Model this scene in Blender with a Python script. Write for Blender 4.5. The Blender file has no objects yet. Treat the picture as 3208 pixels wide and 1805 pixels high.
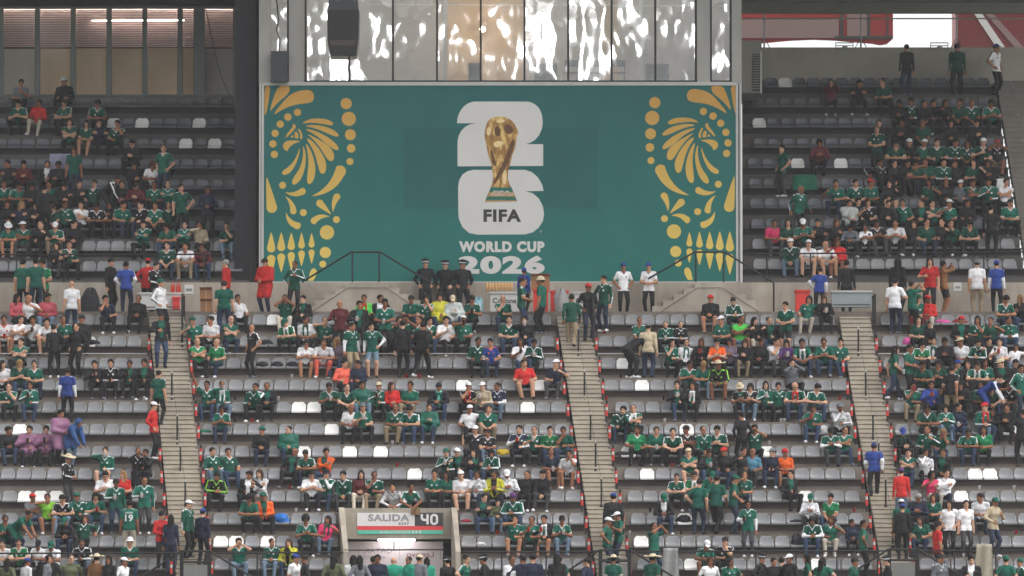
import bpy, math, random
import numpy as np
from mathutils import Vector, Matrix

random.seed(7)
rng = np.random.default_rng(7)
SC = bpy.context.scene
COL = SC.collection
R = math.radians

# ------------------------------------------------------------------ camera
CAM_D, PITCH, FPX = 200.0, R(3.0), 21000.0      # metres to the banner, upward tilt, focal length in photo pixels
CAM = Vector((0.0, -CAM_D, 0.0))
cd = bpy.data.cameras.new('camera'); cam = bpy.data.objects.new('camera', cd); COL.objects.link(cam)
cam.location = CAM; cam.rotation_euler = (R(90) + PITCH, 0, 0)
cd.sensor_width = 36.0; cd.lens = 36.0 * FPX / 3208.0; cd.clip_start = 1.0; cd.clip_end = 4000.0
SC.camera = cam

# ------------------------------------------------------------------ sky, sun, exposure
SUN_EL, SUN_AZ = 58.0, 115.0
w = bpy.data.worlds.new('World'); SC.world = w; w.use_nodes = True
nt = w.node_tree; bgn = nt.nodes['Background']
sky = nt.nodes.new('ShaderNodeTexSky'); sky.sky_type = 'NISHITA'; sky.sun_disc = False
sky.sun_elevation = R(SUN_EL); sky.sun_rotation = R(SUN_AZ); sky.dust_density = 2.0; sky.air_density = 1.0
hs = nt.nodes.new('ShaderNodeHueSaturation'); hs.inputs['Saturation'].default_value = 0.10
nt.links.new(sky.outputs[0], hs.inputs['Color']); nt.links.new(hs.outputs[0], bgn.inputs[0])
bgn.inputs[1].default_value = 0.15
sd = bpy.data.lights.new('sun', 'SUN'); sun = bpy.data.objects.new('sun', sd); COL.objects.link(sun)
sd.energy = 0.5; sd.angle = R(40); sd.color = (1.0, 0.97, 0.93)
sun.rotation_euler = (R(90 - SUN_EL), 0, R(SUN_AZ - 180) * -1)
sun.location = (0, -60, 60)
SC.view_settings.view_transform = 'Standard'; SC.view_settings.look = 'None'
SC.view_settings.gamma = 1.0; SC.view_settings.use_curve_mapping = False
SC.view_settings.exposure = 1.08
HAZE = 0.00025
SC.cycles.max_bounces = 6; SC.cycles.diffuse_bounces = 3; SC.cycles.glossy_bounces = 3
SC.cycles.transmission_bounces = 4; SC.cycles.transparent_max_bounces = 8; SC.cycles.volume_bounces = 0
SC.cycles.caustics_reflective = False; SC.cycles.caustics_refractive = False
SC.cycles.use_denoising = True

_f = Vector((0, math.cos(PITCH), math.sin(PITCH))); _u = Vector((0, -math.sin(PITCH), math.cos(PITCH)))
def P(xs, ys, Y):
    """the world point at depth Y that photo pixel (xs, ys) of the 3208 x 1805 picture looks at"""
    d = _f + Vector((1, 0, 0)) * ((xs - 1604.0) / FPX) - _u * ((ys - 902.5) / FPX)
    return CAM + d * ((Y + CAM_D) / d.y)
def px_per_m(Y): return FPX / (Y + CAM_D)

# ------------------------------------------------------------------ helpers
def lin(c):
    return tuple(((v / 255.0) / 12.92 if v / 255.0 <= 0.04045 else ((v / 255.0 + 0.055) / 1.055) ** 2.4) for v in c)

def tag(o, label=None, cat=None, group=None, kind=None):
    if label: o['label'] = label
    if cat: o['category'] = cat
    if group: o['group'] = group
    if kind: o['kind'] = kind
    return o

def empty(name, loc=(0, 0, 0), rz=0.0, parent=None):
    o = bpy.data.objects.new(name, None); COL.objects.link(o); o.location = loc; o.rotation_euler = (0, 0, rz)
    o.empty_display_size = 0.1
    if parent: o.parent = parent
    return o

def link(name, mesh, parent=None, loc=None):
    o = bpy.data.objects.new(name, mesh); COL.objects.link(o)
    if parent: o.parent = parent
    if loc is not None: o.location = loc
    return o

def tri(bb):
    return bb

class MB:
    """collects polygons; build() links them as one mesh object"""
    def __init__(s): s.v = []; s.f = []; s.m = []; s.mi = 0
    def add(s, vs, fs, mi=None):
        b = len(s.v); s.v += [tuple(p) for p in vs]
        for f in fs: s.f.append([b + i for i in f]); s.m.append(s.mi if mi is None else mi)
        return s
    def box(s, x0, x1, y0, y1, z0, z1, mi=None):
        return s.hexa([(x0, y0, z0), (x1, y0, z0), (x1, y1, z0), (x0, y1, z0), (x0, y0, z1), (x1, y0, z1), (x1, y1, z1), (x0, y1, z1)], mi)
    def hexa(s, p, mi=None):
        return s.add(p, [(3, 2, 1, 0), (4, 5, 6, 7), (0, 1, 5, 4), (1, 2, 6, 5), (2, 3, 7, 6), (3, 0, 4, 7)], mi)
    def prism(s, poly, y0, y1, mi=None):
        """poly: (x, z) outline, extruded from y0 (front) to y1"""
        n = len(poly)
        vs = [(x, y0, z) for x, z in poly] + [(x, y1, z) for x, z in poly]
        fs = [list(range(n)), list(range(2 * n - 1, n - 1, -1))] + [(i, i + n, (i + 1) % n + n, (i + 1) % n) for i in range(n)]
        return s.add(vs, fs, mi)
    def tube(s, a, b, r0, r1=None, n=8, mi=None):
        a = Vector(a); b = Vector(b); r1 = r0 if r1 is None else r1
        d = (b - a).normalized(); e = Vector((1, 0, 0)) if abs(d.x) < 0.9 else Vector((0, 1, 0))
        u = d.cross(e).normalized(); w_ = d.cross(u)
        vs = []
        for c, r in ((a, r0), (b, r1)):
            for k in range(n):
                t = 2 * math.pi * k / n; vs.append(c + u * (r * math.cos(t)) + w_ * (r * math.sin(t)))
        fs = [(k, (k + 1) % n, (k + 1) % n + n, k + n) for k in range(n)] + [list(range(n - 1, -1, -1)), list(range(n, 2 * n))]
        return s.add(vs, fs, mi)
    def lathe(s, prof, n=12, c=(0, 0, 0), mi=None):
        """prof: (r, z) from bottom to top"""
        vs = []; fs = []
        for r, z in prof:
            for k in range(n):
                t = 2 * math.pi * k / n; vs.append((c[0] + r * math.cos(t), c[1] + r * math.sin(t), c[2] + z))
        for i in range(len(prof) - 1):
            for k in range(n):
                a = i * n + k; b = i * n + (k + 1) % n; fs.append((a, b, b + n, a + n))
        fs.append(list(range(n - 1, -1, -1))); fs.append([(len(prof) - 1) * n + k for k in range(n)])
        return s.add(vs, fs, mi)
    def mesh(s, name, mats, smooth=False):
        me = bpy.data.meshes.new(name); me.from_pydata(s.v, [], s.f)
        for m in (mats if isinstance(mats, (list, tuple)) else [mats]): me.materials.append(m)
        me.polygons.foreach_set('material_index', s.m)
        if smooth: me.polygons.foreach_set('use_smooth', [True] * len(me.polygons))
        me.update(); return me
    def build(s, name, mats, parent=None, loc=None, smooth=False):
        return link(name, s.mesh(name, mats, smooth), parent, loc)

# ------------------------------------------------------------------ materials
MATS = {}
def mat(name, col, rough=0.7, var=0.12, scale=3.0, bump=0.0, bscale=40.0, metal=0.0, spec=0.35, stain=0.0, objvar=0.0):
    """Principled with noise in the colour (var), fine relief (bump), broad stains and per-object variation"""
    if name in MATS: return MATS[name]
    m = bpy.data.materials.new(name); m.use_nodes = True; nt = m.node_tree; b = nt.nodes['Principled BSDF']
    b.inputs['Roughness'].default_value = rough; b.inputs['Metallic'].default_value = metal
    b.inputs['Specular IOR Level'].default_value = spec
    tc = nt.nodes.new('ShaderNodeNewGeometry')
    n1 = nt.nodes.new('ShaderNodeTexNoise'); n1.inputs['Scale'].default_value = scale; n1.inputs['Detail'].default_value = 5
    nt.links.new(tc.outputs['Position'], n1.inputs['Vector'])
    mr = nt.nodes.new('ShaderNodeMapRange'); mr.inputs['From Min'].default_value = 0.25; mr.inputs['From Max'].default_value = 0.75
    mr.inputs['To Min'].default_value = 1 - var; mr.inputs['To Max'].default_value = 1 + var
    nt.links.new(n1.outputs['Fac'], mr.inputs['Value'])
    fac = mr.outputs[0]
    if stain:
        n2 = nt.nodes.new('ShaderNodeTexNoise'); n2.inputs['Scale'].default_value = 0.9; n2.inputs['Detail'].default_value = 8; n2.inputs['Roughness'].default_value = 0.7
        mp = nt.nodes.new('ShaderNodeMapping'); mp.inputs['Scale'].default_value = (1, 1, 0.35)
        nt.links.new(tc.outputs['Position'], mp.inputs[0]); nt.links.new(mp.outputs[0], n2.inputs['Vector'])
        m2 = nt.nodes.new('ShaderNodeMapRange'); m2.inputs['From Min'].default_value = 0.42; m2.inputs['From Max'].default_value = 0.62
        m2.inputs['To Min'].default_value = 1 - stain; m2.inputs['To Max'].default_value = 1.0
        nt.links.new(n2.outputs['Fac'], m2.inputs['Value'])
        mm = nt.nodes.new('ShaderNodeMath'); mm.operation = 'MULTIPLY'; nt.links.new(fac, mm.inputs[0]); nt.links.new(m2.outputs[0], mm.inputs[1]); fac = mm.outputs[0]
    if objvar:
        oi = nt.nodes.new('ShaderNodeObjectInfo'); m3 = nt.nodes.new('ShaderNodeMapRange')
        m3.inputs['To Min'].default_value = 1 - objvar; m3.inputs['To Max'].default_value = 1 + objvar
        nt.links.new(oi.outputs['Random'], m3.inputs['Value'])
        mm = nt.nodes.new('ShaderNodeMath'); mm.operation = 'MULTIPLY'; nt.links.new(fac, mm.inputs[0]); nt.links.new(m3.outputs[0], mm.inputs[1]); fac = mm.outputs[0]
    vm = nt.nodes.new('ShaderNodeVectorMath'); vm.operation = 'SCALE'; vm.inputs[0].default_value = col[:3]
    nt.links.new(fac, vm.inputs['Scale']); nt.links.new(vm.outputs[0], b.inputs['Base Color'])
    if bump:
        n3 = nt.nodes.new('ShaderNodeTexNoise'); n3.inputs['Scale'].default_value = bscale; n3.inputs['Detail'].default_value = 4
        nt.links.new(tc.outputs['Position'], n3.inputs['Vector'])
        bp = nt.nodes.new('ShaderNodeBump'); bp.inputs['Strength'].default_value = bump; bp.inputs['Distance'].default_value = 0.02
        nt.links.new(n3.outputs['Fac'], bp.inputs['Height']); nt.links.new(bp.outputs[0], b.inputs['Normal'])
    MATS[name] = m; return m

def glow(name, col, strength):
    m = bpy.data.materials.new(name); m.use_nodes = True; b = m.node_tree.nodes['Principled BSDF']
    b.inputs['Base Color'].default_value = (*col, 1); b.inputs['Emission Color'].default_value = (*col, 1); b.inputs['Emission Strength'].default_value = strength
    return m

def glass(name, refl, wav, tint=(0.93, 0.95, 0.95)):
    """thin window pane: mostly see-through, a part of the light mirrored by a slightly wavy surface"""
    m = bpy.data.materials.new(name); m.use_nodes = True; nt = m.node_tree; nt.nodes.clear()
    out = nt.nodes.new('ShaderNodeOutputMaterial'); mx = nt.nodes.new('ShaderNodeMixShader'); mx.inputs[0].default_value = refl
    tr = nt.nodes.new('ShaderNodeBsdfTransparent'); tr.inputs[0].default_value = (*tint, 1)
    gl = nt.nodes.new('ShaderNodeBsdfGlossy'); gl.inputs['Roughness'].default_value = 0.0; gl.inputs[0].default_value = (1, 1, 1, 1)
    if wav:
        g = nt.nodes.new('ShaderNodeNewGeometry'); n = nt.nodes.new('ShaderNodeTexNoise'); n.inputs['Scale'].default_value = 0.85; n.inputs['Detail'].default_value = 2.0; n.inputs['Roughness'].default_value = 0.4
        bp = nt.nodes.new('ShaderNodeBump'); bp.inputs['Strength'].default_value = 1.0; bp.inputs['Distance'].default_value = wav
        mp = nt.nodes.new('ShaderNodeMapping'); mp.inputs['Scale'].default_value = (1, 1, .55); nt.links.new(g.outputs['Position'], mp.inputs[0]); nt.links.new(mp.outputs[0], n.inputs['Vector']); nt.links.new(n.outputs['Fac'], bp.inputs['Height']); nt.links.new(bp.outputs[0], gl.inputs['Normal'])
    nt.links.new(tr.outputs[0], mx.inputs[1]); nt.links.new(gl.outputs[0], mx.inputs[2]); nt.links.new(mx.outputs[0], out.inputs[0])
    return m

CONC = mat('concrete_worn', lin((130, 120, 111)), 0.85, 0.14, 2.2, 0.25, 60, stain=0.22)
CONC_L = mat('concrete_pale', lin((184, 173, 158)), 0.85, 0.12, 1.6, 0.2, 50, stain=0.3)
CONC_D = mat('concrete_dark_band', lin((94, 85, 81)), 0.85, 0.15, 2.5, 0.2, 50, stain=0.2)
CONC_S = mat('concrete_stair', lin((194, 183, 166)), 0.85, 0.10, 5.0, 0.2, 60, stain=0.18)
GREYW = mat('grey_wall_paint', lin((150, 146, 138)), 0.8, 0.08, 1.2, 0.1, 40, stain=0.12)
DARKW = mat('dark_wall_paint', lin((42, 42, 46)), 0.8, 0.10, 1.5, 0.1, 40, stain=0.2)
BLACK = mat('black_steel', lin((38, 37, 38)), 0.5, 0.1, 8)
DKGREY = mat('dark_grey_steel', lin((62, 66, 68)), 0.5, 0.1, 8)
FRAME = mat('pale_aluminium', lin((196, 194, 190)), 0.45, 0.06, 3, stain=0.1)
WHITE = mat('white_paint', lin((226, 224, 220)), 0.6, 0.05, 3)
REDP = mat('red_foam', lin((205, 62, 58)), 0.6, 0.1, 9)
SEATG = mat('grey_seat_plastic', lin((134, 134, 136)), 0.27, 0.11, 1.7, spec=0.6, objvar=0.07)
SEATW = mat('white_seat_plastic', lin((240, 238, 234)), 0.3, 0.04, 6, spec=0.5, objvar=0.02)
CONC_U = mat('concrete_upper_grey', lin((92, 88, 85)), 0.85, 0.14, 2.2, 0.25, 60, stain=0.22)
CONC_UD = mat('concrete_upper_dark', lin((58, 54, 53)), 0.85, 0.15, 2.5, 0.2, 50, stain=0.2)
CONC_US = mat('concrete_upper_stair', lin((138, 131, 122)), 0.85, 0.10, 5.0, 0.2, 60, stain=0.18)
SEATU = mat('dark_grey_seat_plastic', lin((90, 92, 98)), 0.32, 0.11, 1.7, spec=0.5, objvar=0.07)  # darker grey plastic of the back rows, partly their dimmer light as colour
STEEL = mat('galvanised_steel', lin((150, 150, 150)), 0.4, 0.1, 8, metal=0.6)
CARD = mat('brown_cardboard', lin((150, 108, 78)), 0.9, 0.1, 6)
# ------------------------------------------------------------------ the rake of the stand, in photo rows
RUN = 0.80
LOW_N, UP_N = 12, 10
def low_Y(i): return -4.6 - RUN * i
def low_ys(i): return 1012.0 + 68.0 * i + 0.16 * i * i            # front lip of the seats, photo row
def up_Y(j): return -0.6 + RUN * (9 - j)
def upl_ys(j): return 329.6 + 64.3 * (j - 1)
def upr_ys(j): return 267.0 + 63.3 * j
LIPH = 0.345                                                       # seat lip above its floor
def low_lip(i): return P(1604, low_ys(i), low_Y(i)).z
def up_lip(j, side): return P(1604, (upl_ys if side == 'L' else upr_ys)(j), up_Y(j)).z
def aisle(k, ys):
    """left and right edge (photo x) of aisle k at photo row ys"""
    if k == 0: return 464 + (ys - 993) * 0.103, 578 + (ys - 993) * 0.103
    if k == 1: return 1743 + (ys - 1010) * 0.156, 1850 + (ys - 1010) * 0.152
    return 2623 + (ys - 988) * 0.168, 2723 + (ys - 988) * 0.165
def X(xs, Y): return P(xs, 900, Y).x
def secs(i):
    ys = low_ys(i); a = [aisle(k, ys) for k in range(3)]; Y = low_Y(i)
    return [(X(-330, Y), X(a[0][0], Y)), (X(a[0][1], Y), X(a[1][0], Y)), (X(a[1][1], Y), X(a[2][0], Y)), (X(a[2][1], Y), X(3540, Y))]
WALK_Z = P(1604, 986, -2.3).z
FRONT_Z = P(1604, 1928, -16).z
ORD_ = ['zeroth', 'first', 'second', 'third', 'fourth', 'fifth', 'sixth', 'seventh', 'eighth', 'ninth', 'tenth', 'eleventh', 'twelfth', 'thirteenth']
PORT = dict(Y=-11.47, x0=1078, x1=1418)

# ground and far side of the stadium (what the glass mirrors)
GRASS = mat('pitch_grass', (0.06, 0.08, 0.05), 0.9, 0.2, 0.4)
g = MB(); g.add([(-1500, -1500, -2.2), (1500, -1500, -2.2), (1500, 1500, -2.2), (-1500, 1500, -2.2)], [(0, 1, 2, 3)])
tag(g.build('ground', GRASS), 'green grass pitch and ground round the stand', kind='structure')
OPP = mat('far_stand_concrete', (0.6, 0.6, 0.6), 0.9, 0.15, 0.3)
o = MB()
o.prism([(-170, -2.2), (170, -2.2), (170, 38), (-170, 38)], -262, -258)
opp = o.build('opposite_stand', OPP); tag(opp, 'far dark grandstand across the pitch', kind='structure')
o = MB(); o.hexa([(-170, -258, -2.1), (170, -258, -2.1), (170, -207, -2.1), (-170, -207, -2.1), (-170, -258, 37.9), (170, -258, 37.9), (170, -207, 1.0), (-170, -207, 1.0)])
o.build('tier', OPP, opp)
o = MB(); o.hexa([(-170, -262, 44), (170, -262, 44), (170, -232, 47), (-170, -232, 47), (-170, -262, 50), (170, -262, 50), (170, -232, 54), (-170, -232, 54)])
o.build('roof', OPP, opp)
o = MB(); o.box(-170, 170, -262.2, -261, 37.5, 46); o.build('upper_wall', OPP, opp)
FLOOD = glow('floodlight_glow', (1, 1, 1), 4.0)
for k in range(-14, 15):
    x = k * 6.4 + rng.uniform(-1.5, 1.5); z = rng.uniform(38.6, 41.5)
    for q_ in range(int(rng.integers(1, 4))):
        o = MB(); wd = rng.uniform(.5, 1.5); hz = rng.uniform(.5, 1.3); o.box(x - wd, x + wd, -260.9, -260.5, z, z + hz); o.build('floodlight_panel', FLOOD, opp); z += hz + .35; x += rng.uniform(-.7, .7)

# ---- lower terrace: one step per row and block, dark recess below the seats, pale plinth
def step_block(name, parent, x0, x1, X0, X1, Y, lip, drop, cm=CONC, cdk=CONC_D):
    """x0,x1 at this row; seats on a slab whose edge overhangs a dark recess, pale plinth at the foot"""
    fl = lip - LIPH
    m = MB()
    yb, yf = Y + RUN - 0.415, Y - 0.42
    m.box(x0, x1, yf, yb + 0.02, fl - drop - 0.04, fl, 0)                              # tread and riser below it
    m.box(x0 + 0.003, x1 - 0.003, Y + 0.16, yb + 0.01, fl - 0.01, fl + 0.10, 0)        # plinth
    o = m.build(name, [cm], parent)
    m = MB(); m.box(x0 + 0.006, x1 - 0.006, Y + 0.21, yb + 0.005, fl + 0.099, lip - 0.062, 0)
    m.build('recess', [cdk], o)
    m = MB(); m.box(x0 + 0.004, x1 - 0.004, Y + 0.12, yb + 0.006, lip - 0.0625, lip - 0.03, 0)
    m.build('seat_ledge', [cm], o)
    return o
ter = empty('terrace'); tag(ter, 'pale concrete terrace of the lower tier', kind='structure')
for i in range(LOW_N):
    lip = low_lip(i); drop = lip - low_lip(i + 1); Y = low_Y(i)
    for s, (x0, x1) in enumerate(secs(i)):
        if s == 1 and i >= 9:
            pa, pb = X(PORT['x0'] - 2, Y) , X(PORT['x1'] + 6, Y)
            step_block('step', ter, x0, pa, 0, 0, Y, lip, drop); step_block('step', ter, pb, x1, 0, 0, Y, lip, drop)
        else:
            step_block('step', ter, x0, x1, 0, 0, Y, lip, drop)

# ---- aisle stairs
def aisle_stairs(k, label):
    st = empty('aisle_stairs', P(aisle(k, 1012)[0], 1040, low_Y(0))); tag(st, label, 'stairs', 'stairs down the lower tier')
    n = 0
    for i in range(LOW_N + 1):
        zt = low_lip(i) - LIPH; dz = (low_lip(i) - low_lip(i + 1)) / 5.0
        for q in range(5):
            Yq = low_Y(i) + 0.40 - RUN * q / 5.0
            z = zt + (low_lip(max(i - 1, 0)) - low_lip(i) if i else 0.67) * 0 + (4 - q) * dz * 1.0 - 0.0
            ys = low_ys(i) + q * 13.5
            a, b = aisle(k, ys); j = rng.uniform(-0.01, 0.01)
            x0, x1 = X(a, Yq) + 0.02, X(b, Yq) - 0.02
            m = MB()
            m.box(x0, x1, Yq - RUN / 5 - 0.004, Yq + 0.55, z - dz - 0.03, z - 0.05)
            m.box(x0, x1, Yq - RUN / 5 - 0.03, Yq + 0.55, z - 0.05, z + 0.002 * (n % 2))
            m.box(x0 + .004, x1 - .004, Yq - RUN / 5 - .007, Yq - RUN / 5 + .03, z - .070, z - .0505, 1)  # dark strip: dirt and shadow of the gap under the nosing, as colour
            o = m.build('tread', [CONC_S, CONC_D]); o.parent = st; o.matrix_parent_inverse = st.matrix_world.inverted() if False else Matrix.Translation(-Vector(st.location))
            n += 1
    a0, a1 = aisle(k, low_ys(0)); b0, b1 = aisle(k, low_ys(12)); Ya, Yb_ = low_Y(0) + .5, low_Y(12) - .2; za, zb_ = low_lip(0) - LIPH + .1, low_lip(12) - LIPH - .6
    m = MB(); m.hexa([(X(b0, Yb_) - .3, Yb_, zb_ - .4), (X(b1, Yb_) + .3, Yb_, zb_ - .4), (X(a1, Ya) + .3, Ya, za - .4), (X(a0, Ya) - .3, Ya, za - .4), (X(b0, Yb_) - .3, Yb_, zb_), (X(b1, Yb_) + .3, Yb_, zb_), (X(a1, Ya) + .3, Ya, za - .1), (X(a0, Ya) - .3, Ya, za - .1)])
    o = m.build('carrier_slab', [CONC_D]); o.parent = st; o.matrix_parent_inverse = Matrix.Translation(-Vector(st.location))  # backing added under the treads to block light leaking through the side gaps
    return st
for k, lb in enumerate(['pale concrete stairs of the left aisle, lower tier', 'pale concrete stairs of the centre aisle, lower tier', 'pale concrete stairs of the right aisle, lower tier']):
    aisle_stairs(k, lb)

# ---- walkway between the tiers
m = MB(); m.box(X(-340, -2), X(3550, -2), -4.19, -0.9, WALK_Z - 0.9, WALK_Z)
tag(m.build('walkway', CONC), 'concrete walkway between the two tiers', kind='structure')
FL9L, FL9R = up_lip(9, 'L') - LIPH, up_lip(9, 'R') - LIPH
wl = MB()
ztop = P(1604, 885, -1.1).z
wl.box(X(-340, -1), X(3550, -1), -1.1, -0.85, WALK_Z - 0.02, ztop)
tag(wl.build('wall_walkway', CONC_L), 'pale plastered wall behind the walkway', kind='structure')

# ---- upper terrace, left and right of the banner building
ULX1 = lambda j: X(752 + 3.6 * j, up_Y(j))
URX0 = lambda j: X(2327, up_Y(j))
URX1 = lambda j: X(3127 + (j - 0.5) * 10.0, up_Y(j))
tu = empty('terrace_upper'); tag(tu, 'grey concrete terrace of the upper tier', kind='structure')
for j in range(1, UP_N):
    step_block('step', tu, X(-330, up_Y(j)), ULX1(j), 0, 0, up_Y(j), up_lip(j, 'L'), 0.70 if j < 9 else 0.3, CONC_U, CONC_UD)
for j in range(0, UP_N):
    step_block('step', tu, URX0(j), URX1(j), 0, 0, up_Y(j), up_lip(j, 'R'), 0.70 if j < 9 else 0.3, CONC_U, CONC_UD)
st = empty('aisle_stairs'); tag(st, 'grey concrete stairs at the right edge of the upper tier', 'stairs')
n = 0
for j in range(0, UP_N):
    zt = up_lip(j, 'R') - LIPH; dz = 0.667 / 4
    for q in range(4):
        Yq = up_Y(j) + 0.40 - RUN * q / 4
        a = X(3127 + (j - 0.5 + q / 4) * 10.0, Yq); z = zt + (3 - q) * dz
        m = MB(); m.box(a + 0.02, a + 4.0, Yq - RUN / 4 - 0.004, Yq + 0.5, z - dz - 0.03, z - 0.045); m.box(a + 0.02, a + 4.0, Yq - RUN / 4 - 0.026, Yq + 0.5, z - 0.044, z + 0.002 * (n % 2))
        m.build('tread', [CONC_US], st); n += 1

# ---- walls at the back of the upper tier
ZR = P(1604, 149, 7.3).z
m = MB(); m.box(X(2335, 7.3), X(3550, 7.3), 7.25, 7.5, up_lip(0, 'R') - 1.2, ZR)
tag(m.build('wall_back', mat('back_wall_plaster', lin((188, 181, 168)), 0.8, 0.08, 1.2, 0.1, 40, stain=0.15)), 'grey concrete wall behind the upper right seats', kind='structure')
m = MB()
m.box(X(745, 2), X(812, 2), -0.55, 7.6, FL9L - 1, 26)
tag(m.build('wall_dark_side', DARKW), 'dark painted wall beside the banner building', kind='structure')
# ------------------------------------------------------------------ seats
def seat_mesh(name, mt):
    """one moulded shell: rolled front lip, pan, rounded back; origin at the lip's centre, pan behind it (+y)"""
    prof = [(-0.004, -0.052), (-0.014, -0.030), (-0.008, -0.006), (0.02, 0.006), (0.12, -0.006), (0.24, -0.012), (0.315, 0.010), (0.345, 0.06), (0.36, 0.12), (0.368, 0.18), (0.374, 0.225), (0.378, 0.252), (0.384, 0.262), (0.396, 0.255)]
    nu = 10; vs = []; fs = []
    def width(v, z):
        if z > 0.12: t = min(1.0, (z - 0.12) / 0.145); return 0.207 * (1 - 0.11 * t) * (1 - 0.16 * max(0, t - 0.72) ** 2 / 0.08)
        return 0.205 if v > 1 else 0.196
    for layer in (0, 1):
        for v, (y, z) in enumerate(prof):
            wv = width(v, z)
            for u in range(nu + 1):
                t = u / nu * 2 - 1
                x = wv * math.copysign(abs(t) ** 0.8, t)
                cup = 0.030 * t * t if v >= 3 else 0.0
                zz = z + (0.02 * t * t if 3 <= v <= 6 else 0) - (0.040 * abs(t) ** 7 if z > 0.2 else 0)
                yy = y - (cup if v >= 6 else 0)
                if layer: yy += 0.012 if v >= 6 else 0.0; zz -= 0.012 if v < 6 else 0.0
                vs.append((x, yy, zz))
    n = len(prof) * (nu + 1)
    for v in range(len(prof) - 1):
        for u in range(nu):
            a = v * (nu + 1) + u; fs.append((a, a + 1, a + nu + 2, a + nu + 1)); b = a + n; fs.append((b + nu + 1, b + nu + 2, b + 1, b))
    for v in range(len(prof) - 1):
        for u in (0, nu):
            a = v * (nu + 1) + u; q = (a, a + nu + 1, a + nu + 1 + n, a + n); fs.append(q if u == 0 else q[::-1])
    m = MB(); m.add(vs, fs); return m.mesh(name, mt, smooth=True)
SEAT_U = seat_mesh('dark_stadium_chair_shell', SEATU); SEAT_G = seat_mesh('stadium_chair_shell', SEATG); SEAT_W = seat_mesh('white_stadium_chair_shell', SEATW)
m = MB()
for s in (-1, 1): m.box(s * 0.12 - 0.015, s * 0.12 + 0.015, 0.05, 0.34, -0.045, -0.008)
BRACK = m.mesh('seat_bracket', DKGREY)
SEAT_PITCH = 0.438
SEATS = []          # dicts: area, row, x, y, z, n (count from the aisle), white, taken
def fill(area, row, x0, x1, Y, z, from_right=False):
    n = int((x1 - x0 - 0.06) / SEAT_PITCH); off = (x1 - x0 - n * SEAT_PITCH) / 2
    for k in range(n):
        SEATS.append(dict(area=area, row=row, x=x0 + off + SEAT_PITCH * (k + 0.5), y=Y, z=z, k=(n - k if from_right else k + 1), white=False, taken=False))
for i in range(LOW_N):
    Y = low_Y(i); z = low_lip(i)
    for s, (x0, x1) in enumerate(secs(i)):
        if s == 1 and i >= 9:
            fill('S1a', i, x0 + .05, X(PORT['x0'] - 8, Y), Y, z); fill('S1b', i, X(PORT['x1'] + 14, Y), x1 - .05, Y, z, True)
        elif s == 0:
            n = int((x1 - x0) / SEAT_PITCH); fill('S0', i, x1 - .08 - n * SEAT_PITCH, x1 - .05, Y, z, True)
        else: fill('S%d' % s, i, x0 + .06, x1 - .04, Y, z)
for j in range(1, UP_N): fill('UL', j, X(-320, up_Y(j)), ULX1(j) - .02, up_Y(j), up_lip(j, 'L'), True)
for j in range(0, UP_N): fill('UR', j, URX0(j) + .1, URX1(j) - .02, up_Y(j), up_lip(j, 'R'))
ROWS = {}
for s in SEATS: ROWS.setdefault((s['area'][0], s['row']), []).append(s)
def nearest_seat(up, row, x):
    c = [s for s in ROWS.get(('U' if up else 'S', row), [])]
    return min(c, key=lambda s: abs(s['x'] - x)) if c else None
WHITE_SEATS = {'L0': [651, 850], 'L1': [291], 'L2': [1954], 'L3': [1692, 2014, 1444, 2890], 'L4': [934, 982, 1652], 'L5': [76, 1039, 2131, 2919, 3161],
  'L6': [960, 1106, 1201, 1949, 2393], 'L7': [1302, 2012, 3045, 3097], 'L8': [94, 142, 185, 2524, 3001], 'L9': [2135], 'L10': [687, 735, 831, 2027, 2938], 'L11': [2155, 2561],
  'U1': [15], 'U2': [350, 444, 628, 2358], 'U3': [590, 679], 'U0': [2473], 'U4': [2481, 2617], 'U5': [3125]}
for k, xs in WHITE_SEATS.items():
    up = k[0] == 'U'; r = int(k[1:])
    for x in xs:
        s = nearest_seat(up, r, X(x, up_Y(r) if up else low_Y(r)))
        if s: s['white'] = True
# ------------------------------------------------------------------ people: distance fields turned into one skin per pose
def v3(*a): return np.array(a, float)
def cone(a, b, r0, r1, lab, k=0.02, sx=1.0): return dict(t='c', a=np.asarray(a, float), b=np.asarray(b, float), r0=r0, r1=r1, lab=lab, k=k, sx=sx)
def ell(c, r, lab, k=0.015, M=None, O=None): return dict(t='e', a=np.asarray(c, float), r=np.asarray(r, float), lab=lab, k=k, M=M, O=O)

def dist(p, q):
    """signed distance of points q (N,3) to primitive p"""
    if p.get('M') is not None: q = (q - p['O']) @ p['M']
    if p['t'] == 'c':
        s = np.array([p['sx'], 1, 1]); a = p['a'] / s; b = p['b'] / s; q = q / s
        ba = b - a; pa = q - a; t = np.clip(pa @ ba / max(ba @ ba, 1e-9), 0, 1)
        return np.linalg.norm(pa - t[:, None] * ba, axis=1) - (p['r0'] + (p['r1'] - p['r0']) * t)
    d = q - p['a']; k0 = np.linalg.norm(d / p['r'], axis=1); k1 = np.linalg.norm(d / p['r'] ** 2, axis=1)
    return np.where(k1 > 1e-9, k0 * (k0 - 1) / np.maximum(k1, 1e-9), -p['r'].min())

def bounds(p, pad):
    if p['t'] == 'c':
        r = max(p['r0'], p['r1']); e = np.array([r * p['sx'], r, r]); lo = np.minimum(p['a'], p['b']) - e; hi = np.maximum(p['a'], p['b']) + e
    else: lo = p['a'] - p['r']; hi = p['a'] + p['r']
    if p.get('M') is not None:
        c = np.array([[x, y, z] for x in (lo[0], hi[0]) for y in (lo[1], hi[1]) for z in (lo[2], hi[2])]) @ p['M'].T + p['O']
        lo, hi = c.min(0), c.max(0)
    return lo - pad, hi + pad

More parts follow.
